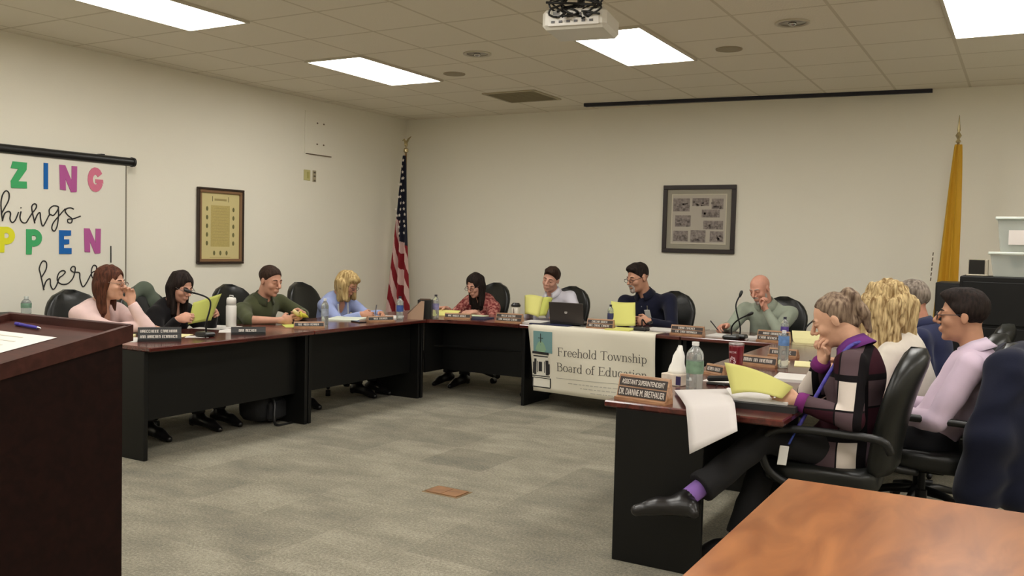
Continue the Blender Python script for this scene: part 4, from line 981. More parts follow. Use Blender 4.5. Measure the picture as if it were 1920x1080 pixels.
# ------------------------------------------------------------------ people: continuous bodies from blended volumes
def V(*a): return np.array(a if len(a) > 1 else a[0], float)
def nrm(v): return v/max(np.linalg.norm(v), 1e-9)
def surf(C, p, d, off=.004, start=.21):
    p, d = V(p), nrm(V(d)); t = start
    while t > -.05:
        q = p+d*t; i = np.round((q-C.lo)/C.h).astype(int)
        if (i >= 0).all() and (i < C.n).all() and C.F[i[0], i[1], i[2]] < 0: return q+d*(off+C.h*.5)
        t -= .002
    return p+d*.12
class Field:
    def __init__(s, lo, hi, h):
        s.h = h; s.lo = V(lo); n = np.ceil((V(hi)-s.lo)/h).astype(int)+1; s.n = n
        s.ax = [(s.lo[i]+h*np.arange(n[i])).astype(np.float32) for i in range(3)]
        s.F = np.ones(tuple(n), np.float32)
    def sub_(s, lo, hi):
        a = np.clip(np.floor((V(lo)-s.lo)/s.h).astype(int), 0, s.n-1); b = np.clip(np.ceil((V(hi)-s.lo)/s.h).astype(int)+1, 1, s.n)
        if np.any(b <= a): return None
        sl = tuple(slice(a[i], b[i]) for i in range(3))
        return sl, s.ax[0][sl[0]][:, None, None], s.ax[1][sl[1]][None, :, None], s.ax[2][sl[2]][None, None, :]
    def comb(s, sl, d, k, mode):
        A = s.F[sl]
        if mode == 'add':
            if k > 0:
                h = np.clip(.5+.5*(A-d)/k, 0, 1); s.F[sl] = np.where(np.abs(A-d) < k, A*(1-h)+d*h-k*h*(1-h), np.minimum(A, d))
            else: s.F[sl] = np.minimum(A, d)
        else:
            d = -d
            if k > 0:
                h = np.clip(.5-.5*(A-d)/k, 0, 1); s.F[sl] = np.where(np.abs(A-d) < k, A*(1-h)+d*h+k*h*(1-h), np.maximum(A, d))
            else: s.F[sl] = np.maximum(A, d)
    def cone(s, a, b, ra, rb, k=.0, mode='add', sq=None):
        a, b = V(a), V(b); R = max(ra, rb)+max(k, .01)+.02; g = s.sub_(np.minimum(a, b)-R, np.maximum(a, b)+R)
        if g is None: return
        sl, X, Y, Z = g; d = b-a; L = max(d@d, 1e-9)
        px, py, pz = X-a[0], Y-a[1], Z-a[2]
        t = np.clip((px*d[0]+py*d[1]+pz*d[2])/L, 0, 1)
        qx, qy, qz = px-t*d[0], py-t*d[1], pz-t*d[2]
        if sq is not None:      # flatten along an axis: sq = (unit vector, factor)
            u, f = sq; c = qx*u[0]+qy*u[1]+qz*u[2]
            D = np.sqrt(qx*qx+qy*qy+qz*qz+c*c*(f*f-1))
        else: D = np.sqrt(qx*qx+qy*qy+qz*qz)
        s.comb(sl, (D-(ra+(rb-ra)*t)).astype(np.float32), k, mode)
    def ell(s, c, R, r, k=.0, mode='add'):
        c = V(c); r = V(r); m = np.abs(R).T @ r if False else np.full(3, r.max()); m = m+max(k, .01)+.02
        g = s.sub_(c-m, c+m)
        if g is None: return
        sl, X, Y, Z = g; px, py, pz = X-c[0], Y-c[1], Z-c[2]
        q = [(px*R[i][0]+py*R[i][1]+pz*R[i][2]) for i in range(3)]
        k0 = np.sqrt(sum((q[i]/r[i])**2 for i in range(3))); k1 = np.sqrt(sum((q[i]/r[i]**2)**2 for i in range(3)))+1e-6
        s.comb(sl, (k0*(k0-1)/k1).astype(np.float32), k, mode)
    def cut(s, p, n, R):        # remove the half space in front of p (direction n) within radius R
        p, n = V(p), nrm(V(n)); g = s.sub_(p-R, p+R)
        if g is None: return
        sl, X, Y, Z = g; px, py, pz = X-p[0], Y-p[1], Z-p[2]
        d = px*n[0]+py*n[1]+pz*n[2]; rr = np.sqrt(px*px+py*py+pz*pz)
        s.F[sl] = np.where((rr < R) & (d > -.02), np.maximum(s.F[sl], d.astype(np.float32)), s.F[sl])
    def noise(s, amp, freqs, seed=0, az=1.0):
        r = np.random.RandomState(seed); X, Y, Z = s.ax[0][:, None, None], s.ax[1][None, :, None], s.ax[2][None, None, :]
        for f in freqs:
            for _ in range(3):
                k = nrm(r.randn(3))*f; k[2] *= az; ph = r.rand()*6.28
                s.F += (amp/3*np.sin(k[0]*X+k[1]*Y+k[2]*Z+ph + 1.3*np.sin(.6*(k[1]*X-k[0]*Y)+.5*k[2]*Z+ph*2))).astype(np.float32)
    def mesh(s, off=(0, 0, 0)):
        F = s.F; F = F.copy(); F[0], F[-1] = 1, 1; F[:, 0], F[:, -1] = 1, 1; F[:, :, 0], F[:, :, -1] = 1, 1
        I = F < 0; n = F.shape
        c = np.zeros((n[0]-1, n[1]-1, n[2]-1), np.int8)
        for i in (0, 1):
            for j in (0, 1):
                for k in (0, 1): c += I[i:n[0]-1+i, j:n[1]-1+j, k:n[2]-1+k]
        act = (c > 0) & (c < 8); idx = np.full(c.shape, -1, np.int64); ij = np.argwhere(act); idx[act] = np.arange(len(ij))
        acc = np.zeros((len(ij), 3)); cnt = np.zeros(len(ij))
        cor = [(i, j, k) for i in (0, 1) for j in (0, 1) for k in (0, 1)]
        for a in cor:
            for ax in range(3):
                if a[ax]: continue
                b = list(a); b[ax] = 1
                fa = F[ij[:, 0]+a[0], ij[:, 1]+a[1], ij[:, 2]+a[2]]; fb = F[ij[:, 0]+b[0], ij[:, 1]+b[1], ij[:, 2]+b[2]]
                m = (fa < 0) != (fb < 0); t = np.where(m, fa/np.where(np.abs(fa-fb) < 1e-9, 1, fa-fb), 0)
                p = np.tile(np.array(a, float), (len(ij), 1)); p[:, ax] += t
                acc[m] += p[m]; cnt[m] += 1
        P = (ij+acc/cnt[:, None])*s.h+s.lo-V(off)
        Q = []
        for ax in range(3):
            u, v = (ax+1) % 3, (ax+2) % 3
            sa = [slice(None)]*3; sb = [slice(None)]*3; sa[ax] = slice(0, -1); sb[ax] = slice(1, None)
            ch = I[tuple(sa)] != I[tuple(sb)]; e = np.argwhere(ch)
            e = e[(e[:, u] > 0) & (e[:, v] > 0) & (e[:, u] < n[u]-1) & (e[:, v] < n[v]-1)]
            ins = I[e[:, 0], e[:, 1], e[:, 2]]
            def at(du, dv):
                q = e.copy(); q[:, u] -= du; q[:, v] -= dv; return idx[q[:, 0], q[:, 1], q[:, 2]]
            f = np.stack([at(1, 1), at(0, 1), at(0, 0), at(1, 0)], 1); f[~ins] = f[~ins][:, ::-1]; Q.append(f)
        Q = np.concatenate(Q); Q = Q[(Q >= 0).all(1)]
        return P, Q
def np_obj(name, PQ, mat, parent):
    P, Q = PQ; me = bpy.data.meshes.new(name)
    me.vertices.add(len(P)); me.vertices.foreach_set('co', P.astype(np.float32).ravel())
    me.loops.add(len(Q)*4); me.loops.foreach_set('vertex_index', Q.astype(np.int32).ravel())
    me.polygons.add(len(Q)); me.polygons.foreach_set('loop_start', np.arange(0, len(Q)*4, 4, dtype=np.int32))
    me.materials.append(mat); me.update(calc_edges=True); me.validate()
    me.polygons.foreach_set('use_smooth', np.ones(len(me.polygons), bool)); me.update()
    o = bpy.data.objects.new(name, me); COL.objects.link(o); o.parent = parent; return o
def fr(yaw, pitch=0, roll=0):
    y, p, r = math.radians(yaw), math.radians(pitch), math.radians(roll)
    f = V(math.cos(y)*math.cos(p), math.sin(y)*math.cos(p), math.sin(p)); l = V(-math.sin(y), math.cos(y), 0); u = np.cross(f, l)
    l2 = l*math.cos(r)+u*math.sin(r); u2 = np.cross(f, l2); return f, l2, u2
def ik(S, W, a, b, pole):
    d = W-S; L = np.linalg.norm(d)
    if L > (a+b)*.98: k = L/((a+b)*.98); a *= k; b *= k
    u = d/L; x = (a*a-b*b+L*L)/(2*L); h = math.sqrt(max(a*a-x*x, 0)); pl = V(pole); pl = nrm(pl-u*(pl@u)); return S+u*x+pl*h

def build_person(label, head, yaw, pelvis, hyaw=None, hpitch=-10, hroll=0, R=None, L=None, h=.0062, s=1.0, sh=.19, girth=1.0,
                 skin=(196, 150, 124), top=None, sleeve=1.0, cuff=None, pants=(28, 28, 32), hair='short', hair_m=None, glasses=None, beard=None, collar=None,
                 neckline='round', lean_back=0, legs=None, shoes=True, inner=None, wr=.0030, lip=(150, 84, 78), fem=False, pants_name='trousers', top_name='shirt', handskin=None, socks=None, necklift=0.0, hem=0.0):
    """head: centre of the head; R, L: dict(w=wrist, d=finger direction, t=thumb side, c=curl, pole, e=elbow)"""
    hc = V(head); hyaw = yaw if hyaw is None else hyaw
    F_, Lh, U_ = fr(hyaw, hpitch, hroll); bf, bl_, _ = fr(yaw)
    t = thing('person', label, 'person', (pelvis[0], pelvis[1], 0)); off = V(pelvis[0], pelvis[1], 0)
    P = V(pelvis[0], pelvis[1], pelvis[2] if len(pelvis) > 2 else .56)
    def hp(x, y, z): return hc+s*(F_*x+Lh*y+U_*z)
    HR = np.array([F_, Lh, U_])
    N = hp(-.055, 0, -.10) - bf*.015 + V(0, 0, -.075-necklift)
    u = nrm(N-P); l = nrm(np.cross(u, bf)); f = np.cross(l, u); BR = np.array([f, l, u]); D = np.linalg.norm(N-P)
    SR, SL = N-u*.065-l*sh*s, N-u*.065+l*sh*s
    def tp(k, a=0, b=0): return P+(N-P)*k+f*a+l*b-bf*(.03*math.sin(PI*k))*(1 if lean_back == 0 else -lean_back)
    g = girth
    arms = []
    for sd, S, A in ((-1, SR, R), (1, SL, L)):
        if A is None:
            w_ = S+f*.16*1+V(0, 0, -.36)+l*sd*.03; A = dict(w=w_, d=f+V(0, 0, -.2), t=-l*sd, c=.5, pole=V(0, 0, -1))
        w_ = V(A['w']); e = V(A['e']) if 'e' in A else ik(S, w_, .285*s, .25*s, A.get('pole', V(0, 0, -1)+l*sd*.6-bf*.2)); arms.append((sd, S, e, w_, A))
    pts = [hc, P, N, tp(.5)]+[a[2] for a in arms]+[a[3]+nrm(V(a[4]['d']))*.16 for a in arms]+[SR, SL]
    lo = np.min(pts, 0)-.19; hi = np.max(pts, 0)+.19
    # ---- body
    B = Field(lo, hi, h)
    B.ell(P, BR, (.105*g, .155*g, .10)); B.ell(tp(.33), BR, (.095*g, .135*g, .15), .05); B.ell(tp(.70), BR, (.098*g, .15, .17), .05)
    B.cone(SR+l*.03, SL-l*.03, .05, .05, .05)
    for sd, S, e, w_, A in arms:
        B.cone(S, e, .047*g**.5, .038, .03); B.cone(e, w_, .038, .0245, .01, sq=None)
    B.cone(N-u*.03, hp(-.03, 0, -.055), .056*s, .053*s, .03)
    # head
    H = lambda c, r, k=.012, m='add': B.ell(hp(*c), HR, V(r)*s, k*s, m)
    H((-.012, 0, .036), (.097, .076, .086), .02); H((.028, 0, -.03), (.064, .060, .082), .03)
    H((.036, 0, -.078), (.046, .043, .034), .02); H((.074, 0, -.098), (.017, .020, .015), .014)
    for q in (-1, 1):
        H((.060, q*.036, -.022), (.028, .026, .026), .012)
        H((.099, q*.031, .008), (.015, .017, .012), .010, 'sub')
        B.cone(hp(.086, q*.012, .030), hp(.078, q*.045, .028), .009*s, .007*s, .012*s)
        H((.077, q*.031, .012), (.0155, .018, .0115), .004)
        H((-.008, q*.078, .0), (.017, .008, .031), .004); H((.0, q*.088, .002), (.009, .005, .018), .003, 'sub')
    B.cone(hp(.091, 0, .024), hp(.120, 0, -.017), .0085*s, .0118*s, .008*s); H((.103, .012, -.026), (.011, .009, .008), .006); H((.103, -.012, -.026), (.011, .009, .008), .006)
    H((.091, 0, -.058), (.014, .024, .016), .010)
    # hands
    for sd, S, e, w_, A in arms:
        d = nrm(V(A['d'])); tv = V(A['t']); tv = nrm(tv-d*(tv@d)); n = np.cross(d, tv)*(1 if sd > 0 else -1); c = A.get('c', .5)
        hs = s*A.get('s', 1.0)
        B.cone(w_-d*.01, w_+d*.03*hs, .025*hs, .028*hs, .015, sq=(n, 1.5)); B.ell(w_+d*.055*hs, np.array([d, tv, n]), V(.045, .041, .0155)*hs, .014)
        for i, (o_, ln) in enumerate(((.031, .072), (.0105, .080), (-.0105, .074), (-.031, .058))):
            b0 = w_+d*(.088-.004*abs(i-1))*hs+tv*o_*hs; ang = 0; dd = d+tv*(o_*2.2); p0 = b0; cc = c*(1+.10*i)
            for q, (fl, rr) in enumerate(((.45, .0092), (.31, .0084), (.24, .0074))):
                ang += cc*(1.0, 1.15, .8)[q]; v = nrm(dd*math.cos(ang)+n*math.sin(ang)); p1 = p0+v*ln*fl*hs
                B.cone(p0, p1, rr*hs, rr*.92*hs, .006 if q == 0 else .002); p0 = p1
        tb = w_+d*.022*hs+tv*.028*hs; v1 = nrm(d*.75+tv*.65+n*(.25+.5*c)); m1 = tb+v1*.042*hs; v2 = nrm(d*.95+tv*(.25-.5*c)+n*(.2+.6*c)); m2 = m1+v2*.030*hs
        B.cone(tb, m1, .0135*hs, .0108*hs, .010); B.cone(m1, m2, .0105*hs, .0088*hs, .002)
    sk = M('skin_%d_%d_%d' % skin, skin, .52, spec=.35, noise=.07, nscale=22, bump=.05, bscale=260)
    np_obj('body', B.mesh(off), sk, t)
    # ---- facial parts
    ew = M('eye_white', (222, 214, 204), .25); ei = M('eye_iris', (46, 34, 26), .2)
    Rm = Matrix([list(F_), list(Lh), list(U_)]).transposed()
    def hv(x, y, z): return Vector(hp(x, y, z)-off)
    hcol = hair_m or M('hair_default', (50, 38, 30), .6)
    brow_m = beard[1] if (beard and hair == 'bald') else hcol
    for q in (-1, 1):
        e = obj('eye', MB().sphere(hv(.0800, q*.031, .0085), (.0100*s, .0130*s, .0052*s), Rm, 12, 7), ew, t, True)
        obj('iris', MB().sphere(hv(.0875, q*.031, .0080), (.0040*s, .0058*s, .0050*s), Rm, 10, 6), ei, e, True)
        obj('eyebrow', MB().tube(smooth_pts([hv(.0935, q*.013, .031), hv(.0915, q*.030, .037), hv(.079, q*.050, .032)], 3), [.0022, .0034, .0036, .0036, .0034, .0030, .0018], 6), brow_m, t, True)
    lm = M('lips_%d_%d_%d' % lip, lip, .45)
    obj('mouth', MB().tube(smooth_pts([hv(.088, -.024, -.058), hv(.0985, -.010, -.0545), hv(.0995, 0, -.0555), hv(.0985, .010, -.0545), hv(.088, .024, -.058)], 3), [.0016]+[.0036]*11+[.0016], 6)
        .tube(smooth_pts([hv(.088, -.021, -.060), hv(.0985, 0, -.0635), hv(.088, .021, -.060)], 4), [.0014]+[.0042]*7+[.0014], 6), lm, t, True)
    if glasses:
        gm = M('glasses_%d_%d_%d' % glasses, glasses, .3); gb = MB()
        for q in (-1, 1):
            gb.tube([hv(.112-.10*abs(.025*math.cos(a)*q), q*.034+.024*math.cos(a), .006+.017*math.sin(a)) for a in [k*2*PI/16 for k in range(17)]], .0020*s, 6)
            gb.tube([hv(.108, q*.058, .012), hv(.06, q*.076, .014), hv(-.004, q*.081, .014), hv(-.018, q*.081, -.002)], .0020*s, 5)
        gb.tube([hv(.112, -.011, .010), hv(.117, 0, .013), hv(.112, .011, .010)], .0020*s, 5); obj('eyeglasses', gb, gm, t, True)
    if beard:
        Q = Field(np.min([hp(.12, .1, -.15), hp(-.1, -.1, .1), hp(.12, -.1, .1), hp(-.1, .1, -.15), hp(.12, .1, .1), hp(-.1, -.1, -.15)], 0)-.02, np.max([hp(.12, .1, -.15), hp(-.1, -.1, .1), hp(.12, -.1, .1), hp(-.1, .1, -.15)], 0)+.04, .0045)
        Bq = lambda c, r, k=.008, m='add': Q.ell(hp(*c), HR, V(r)*s, k*s, m)
        if beard[0] == 'goatee': Bq((.085, 0, -.092), (.021, .024, .024)); Bq((.097, 0, -.043), (.010, .028, .007)); Bq((.086, .024, -.066), (.010, .006, .022)); Bq((.086, -.024, -.066), (.010, .006, .022)); Bq((.104, 0, -.060), (.012, .018, .008), .003, 'sub')
        else: Bq((.034, 0, -.082), (.053, .050, .036)); Bq((.075, 0, -.098), (.021, .024, .020)); Bq((.094, 0, -.043), (.012, .030, .007)); Bq((.02, .052, -.05), (.02, .012, .035)); Bq((.02, -.052, -.05), (.02, .012, .035)); Bq((.108, 0, -.060), (.016, .018, .008), .003, 'sub')
        Q.noise(.0018, (260, 400)); np_obj('beard', Q.mesh(off), beard[1], t)
    # ---- hair
    if hair != 'bald':
        dn = V(0, 0, -1); q8 = [hc+V(a, b, c) for a in (-.2, .2) for b in (-.2, .2) for c in (-.42 if hair in ('long', 'curly', 'bob') else -.2, .22)]
        Q = Field(np.min(q8, 0), np.max(q8, 0), max(.005, h*.85))
        E = lambda c, r, k=.015, m='add': Q.ell(hp(*c), HR, V(r)*s, k*s, m)
        def lock(a, ln, r0, r1, tilt=(0, 0, 0)): p = hp(*a); Q.cone(p, p+nrm(dn+V(tilt))*ln, r0*s, r1*s, .03)
        E(*{'short': ((-.015, 0, .047), (.102, .0800, .094)), 'crew': ((-.015, 0, .044), (.1015, .0810, .0905)), 'full': ((-.016, 0, .050), (.105, .0825, .097)), 'bun': ((-.016, 0, .042), (.0985, .0800, .0905))}.get(hair, ((-.016, 0, .042), (.106, .086, .098))))
        
        if hair in ('short', 'crew', 'full'):
            if hair != 'crew': E((.03, 0, .098), (.070, .064, .040), .02)
            Q.noise(.0035, (60, 120), 5, .5)
            cn = hp(-.02, 0, .0); nn = U_*.62-F_*.78       # hairline plane
            X, Y, Z = Q.ax[0][:, None, None], Q.ax[1][None, :, None], Q.ax[2][None, None, :]
            hl_ = {'short': .002, 'crew': .006, 'full': .0}[hair]
            c0 = hp(.015, 0, hl_); d = (X-c0[0])*nn[0]+(Y-c0[1])*nn[1]+(Z-c0[2])*nn[2]; Q.F = np.maximum(Q.F, -d.astype(np.float32)*.9)
            E((.125, 0, .02), (.06, .060, .062), .006, 'sub')
            for q in (-1, 1): E((.0, q*.092, -.012), (.024, .02, .030), .004, 'sub')
        elif hair == 'bun':
            cn = U_*.55-F_*.83; c0 = hp(.006, 0, .026); X, Y, Z = Q.ax[0][:, None, None], Q.ax[1][None, :, None], Q.ax[2][None, None, :]
            E((-.074, 0, -.030), (.030, .046, .042), .03)
            d = (X-c0[0])*cn[0]+(Y-c0[1])*cn[1]+(Z-c0[2])*cn[2]; Q.F = np.maximum(Q.F, -d.astype(np.float32)*.9-.001)
            E((.128, 0, .015), (.060, .064, .068), .006, 'sub')
            for q in (-1, 1): E((-.002, q*.093, .0), (.026, .02, .034), .004, 'sub')
            E((-.100, 0, .098), (.032, .032, .028), .010); E((-.125, .01, .070), (.026, .028, .030), .01)
            Q.cone(hp(-.115, 0, .06), hp(-.135, .01, -.02), .030, .024, .015); Q.cone(hp(-.13, .01, 0), hp(-.12, .0, -.10), .026, .012, .015)
            Q.noise(.0028, (80, 150), 3, .4)
        elif hair == 'long':
            E((-.055, 0, -.03), (.060, .080, .10), .03)
            for q in (-1, 1): lock((-.008, q*.070, -.0), .20, .026, .016, (0, 0, 0)); lock((-.045, q*.058, -.02), .24, .034, .022)
            lock((-.075, 0, -.02), .24, .05, .035)
            E((.115, 0, -.028), (.070, .064, .090), .010, 'sub'); E((.11, 0, .035), (.055, .058, .058), .008, 'sub')
            Q.noise(.006, (70, 120), 4, .25)
        elif hair == 'bob':
            E((-.045, 0, -.02), (.075, .098, .105), .03)
            for q in (-1, 1): lock((.012, q*.076, .01), .14, .040, .028, (.1*F_[0], .1*F_[1], 0)); lock((-.05, q*.06, 0), .17, .05, .034)
            lock((-.08, 0, 0), .15, .055, .04); E((.060, 0, .085), (.045, .066, .030), .02)
            E((.115, 0, -.035), (.062, .056, .082), .010, 'sub')
            Q.noise(.007, (60, 110), 6, .3)
        elif hair == 'curly':
            E((-.035, 0, .04), (.125, .118, .112), .03); E((-.06, 0, -.06), (.10, .125, .14), .05)
            for q in (-1, 1):
                for k in range(5): lock((.03-.045*k, q*(.085+.02*math.sin(k)), .03-.01*k), .26+.03*math.sin(k*2), .040, .030, (0, 0, 0))
            for k in range(4): lock((-.10+.01*k, -.06+.04*k, 0), .30, .045, .035)
            E((.12, 0, -.02), (.070, .060, .095), .010, 'sub')
            Q.noise(.014, (80, 120), 6, .35); Q.noise(.008, (170,), 8, .4)
        np_obj('hair', Q.mesh(off), hair_m, t)
    # ---- clothes
    top = top or M('shirt_default', (120, 120, 120), .9)
    C = Field(lo-V(0, 0, .05), hi, h*1.08)
    o_ = .014
    C.ell(P-u*hem*.5, BR, (.13*g+hem*.35, .172*g+hem*.3, .115+hem)); C.ell(tp(.33), BR, (.118*g, .155*g, .16), .05); C.ell(tp(.70), BR, (.118*g, .168, .175), .05)
    if fem: 
        for q in (-1, 1): C.ell(tp(.62, .085, q*.065), BR, (.055, .062, .06), .04)
    C.cone(SR+l*.025, SL-l*.025, .064, .064, .05); C.cone(N-u*.05, N-u*.01, .085, .062, .04)
    for sd, S, e, w_, A in arms:
        sl_ = A.get('sleeve', sleeve); C.cone(S, e, .066*g**.4, .052, .03)
        if sl_ > .5:
            we = e+(w_-e)*min(1, (sl_-.5)*2)*.97; C.cone(e, we, .052, .036 if sl_ > .9 else .044, .012); C.cut(we, we-e, .07)
        else: se = S+(e-S)*sl_*2; C.cut(se, e-S, .10)
    C.noise(wr, (38, 62), 2)
    nk = M('x', (0, 0, 0)) if False else None
    C.cone(N-u*.045, hp(-.02, 0, -.03), .060*s, .066*s, .004, 'sub')
    if neckline == 'v': C.ell(N-u*.055+f*.085, BR, (.055, .048, .085), .01, 'sub')
    if neckline == 'open': C.ell(N-u*.11+f*.10, BR, (.07, .050, .15), .01, 'sub')
    if neckline == 'scoop': C.ell(N-u*.05+f*.075, BR, (.05, .075, .055), .01, 'sub')
    np_obj(top_name, C.mesh(off), top, t)
    if cuff:
        for sd, S, e, w_, A in arms:
            dd = nrm(w_-e); obj('cuff', MB().tube([Vector(w_-dd*.035-off), Vector(w_-dd*.005-off), Vector(w_+dd*.008-off)], [.046, .043, .037], 16), cuff, t, True)
    if collar:
        m = MB(); G = []; n = 22
        for r_, (rad, zz) in enumerate(((.066, .030), (.070, .078), (.082, .050), (.102, .022))):
            row = []; nd_ = nrm(hp(-.03, 0, -.055)-N); nf = nrm(f-nd_*(f@nd_))
            for k in range(n+1):
                a = math.radians(20+320*k/n)
                row.append(tuple(N-u*.012+nf*(rad*math.cos(a)*1.03+.004)+l*rad*math.sin(a)+nd_*(zz-.020*max(0, math.cos(a)))-off))
            G.append(row)
        m.sheet(G, .004); obj('collar', m, collar, t, True)
    # ---- legs
    lg = legs or {}
    Kn = [V(lg.get('k%s' % c, P+bf*.42+bl_*q*.11+V(0, 0, -.05))) for c, q in (('R', -1), ('L', 1))]
    An = [V(lg.get('a%s' % c, Kn[i]*V(1, 1, 0)+bf*.03+V(0, 0, .10))) for i, c in enumerate('RL')]
    Ft = [V(lg.get('f%s' % c, An[i]+bf*.16+V(0, 0, -.065))) for i, c in enumerate('RL')]
    pl = [P]+Kn+An; lo2 = np.min(pl, 0)-.16; hi2 = np.max(pl, 0)+.16
    T_ = Field(lo2, hi2, .0085)
    T_.ell(P-V(0, 0, .01), BR, (.135*g, .178*g, .105))
    for i, q in ((0, -1), (1, 1)):
        T_.cone(P+l*q*.085-V(0, 0, .015), Kn[i], .088*g, .064, .04); T_.cone(Kn[i], An[i]+nrm(Kn[i]-An[i])*.03, .063, .050*lg.get('flare', 1), .02); T_.cut(An[i]+nrm(Kn[i]-An[i])*(.02+lg.get('cutL', 0)*(i == 1)), An[i]-Kn[i], .16)
    T_.noise(.003, (35, 60), 9); T_.cut(P+u*.12, u, .24)
    np_obj(pants_name, T_.mesh(off), M('cloth_%d_%d_%d' % pants, pants, .9), t)
    if shoes:
        for i in (0, 1):
            a, b = An[i], Ft[i]; dd = nrm(b-a); Q = Field(np.minimum(a, b)-.11, np.maximum(a, b)+.11, .006)
            up = nrm(Kn[i]-a); side = nrm(np.cross(dd, up)); hl = a-up*.055-dd*.045*0
            ball = a+(b-a)*.75-up*0; sole_up = np.cross(side, dd) if np.dot(np.cross(side, dd), up) > 0 else -np.cross(side, dd)
            Q.cone(a-sole_up*.02, a-sole_up*.045-dd*.03, .038, .034, .02); Q.cone(a-sole_up*.045-dd*.02, b-dd*.02, .034, .030, .03, sq=(side, .95)); Q.cone(b-dd*.05, b+dd*.045, .036, .026, .02)
            Q.cone(a, a+up*.03, .040, .040, .01); Q.cone(a-sole_up*.01, b-dd*.05+sole_up*.004, .036, .030, .025); Q.cone(a-sole_up*.05-dd*.035, a-sole_up*.078-dd*.035, .026, .024, .008)
            np_obj('shoe', Q.mesh(off), M('shoe_leather', (24, 22, 22), .3), t)
    if socks:
        for i in (0, 1):
            obj('sock', MB().tube([Vector(An[i]-nrm(Kn[i]-An[i])*.03-off), Vector(An[i]+nrm(Kn[i]-An[i])*.11-off)], [.039, .041], 16), socks, t, True)
    return t, off, dict(C=C, N=N, f=f, l=l, u=u, hp=hp, arms=arms, P=P, tp=tp)
def lanyard(t, off, J, mat, length=.33, badge=None, width=.014, side=0):
    N, f, l, u, C = J['N'], J['f'], J['l'], J['u'], J['C']
    S = lambda d, y: surf(C, N-u*d+l*y, f+u*(.35 if d < .08 else 0), .003)
    bot = S(length, side)
    for q in (-1, 1):
        pts = [S(.055, q*.070), S(.10, q*.068), S(.16, q*.058+side*.3), S(.16+(length-.16)*.5, q*.034+side*.6), bot]
        obj('lanyard', MB().tube([Vector(p)-Vector(off) for p in smooth_pts([tuple(p) for p in pts], 4)], width/2, 6), mat, t, True)
    if badge: attach(t, off, J, 'badge', length+.05, side, .062, .09, badge)
def attach(t, off, J, name, d, y, w_, h_, mat):
    N, f, l, u, C = J['N'], J['f'], J['l'], J['u'], J['C']
    a, b, c = surf(C, N-u*d+l*y, f), surf(C, N-u*(d+.03)+l*y, f), surf(C, N-u*(d-.03)+l*y, f)
    obj(name, xform(MB().box((0, 0, 0), (w_, .005, h_), bev=.002), frame4(Vector(a-off), Vector(l), Vector(np.cross(c-b, l)))), mat, t)
PEOPLE = True
hr_auburn = hair_mat('hair_auburn', (58, 32, 23), (94, 56, 40)); hr_black = hair_mat('hair_black', (24, 18, 16), (44, 34, 30)); hr_brown = hair_mat('hair_dark_brown', (40, 28, 22), (64, 46, 36))
hr_blonde = hair_mat('hair_blonde', (140, 114, 72), (204, 178, 126), 60); hr_curly = hair_mat('hair_golden', (126, 98, 62), (218, 194, 144), 70); hr_grey = hair_mat('hair_grey', (92, 82, 74), (150, 138, 126), 70)
hr_mix = hair_mat('hair_grey_brown', (84, 66, 54), (150, 130, 110), 70); hr_white = hair_mat('hair_white', (150, 138, 128), (186, 176, 168), 90)
def cloth(name, c, noise=.06): return M(name, c, .92, spec=.15, sheen=.1, noise=noise, nscale=14, bump=.07, bscale=180)
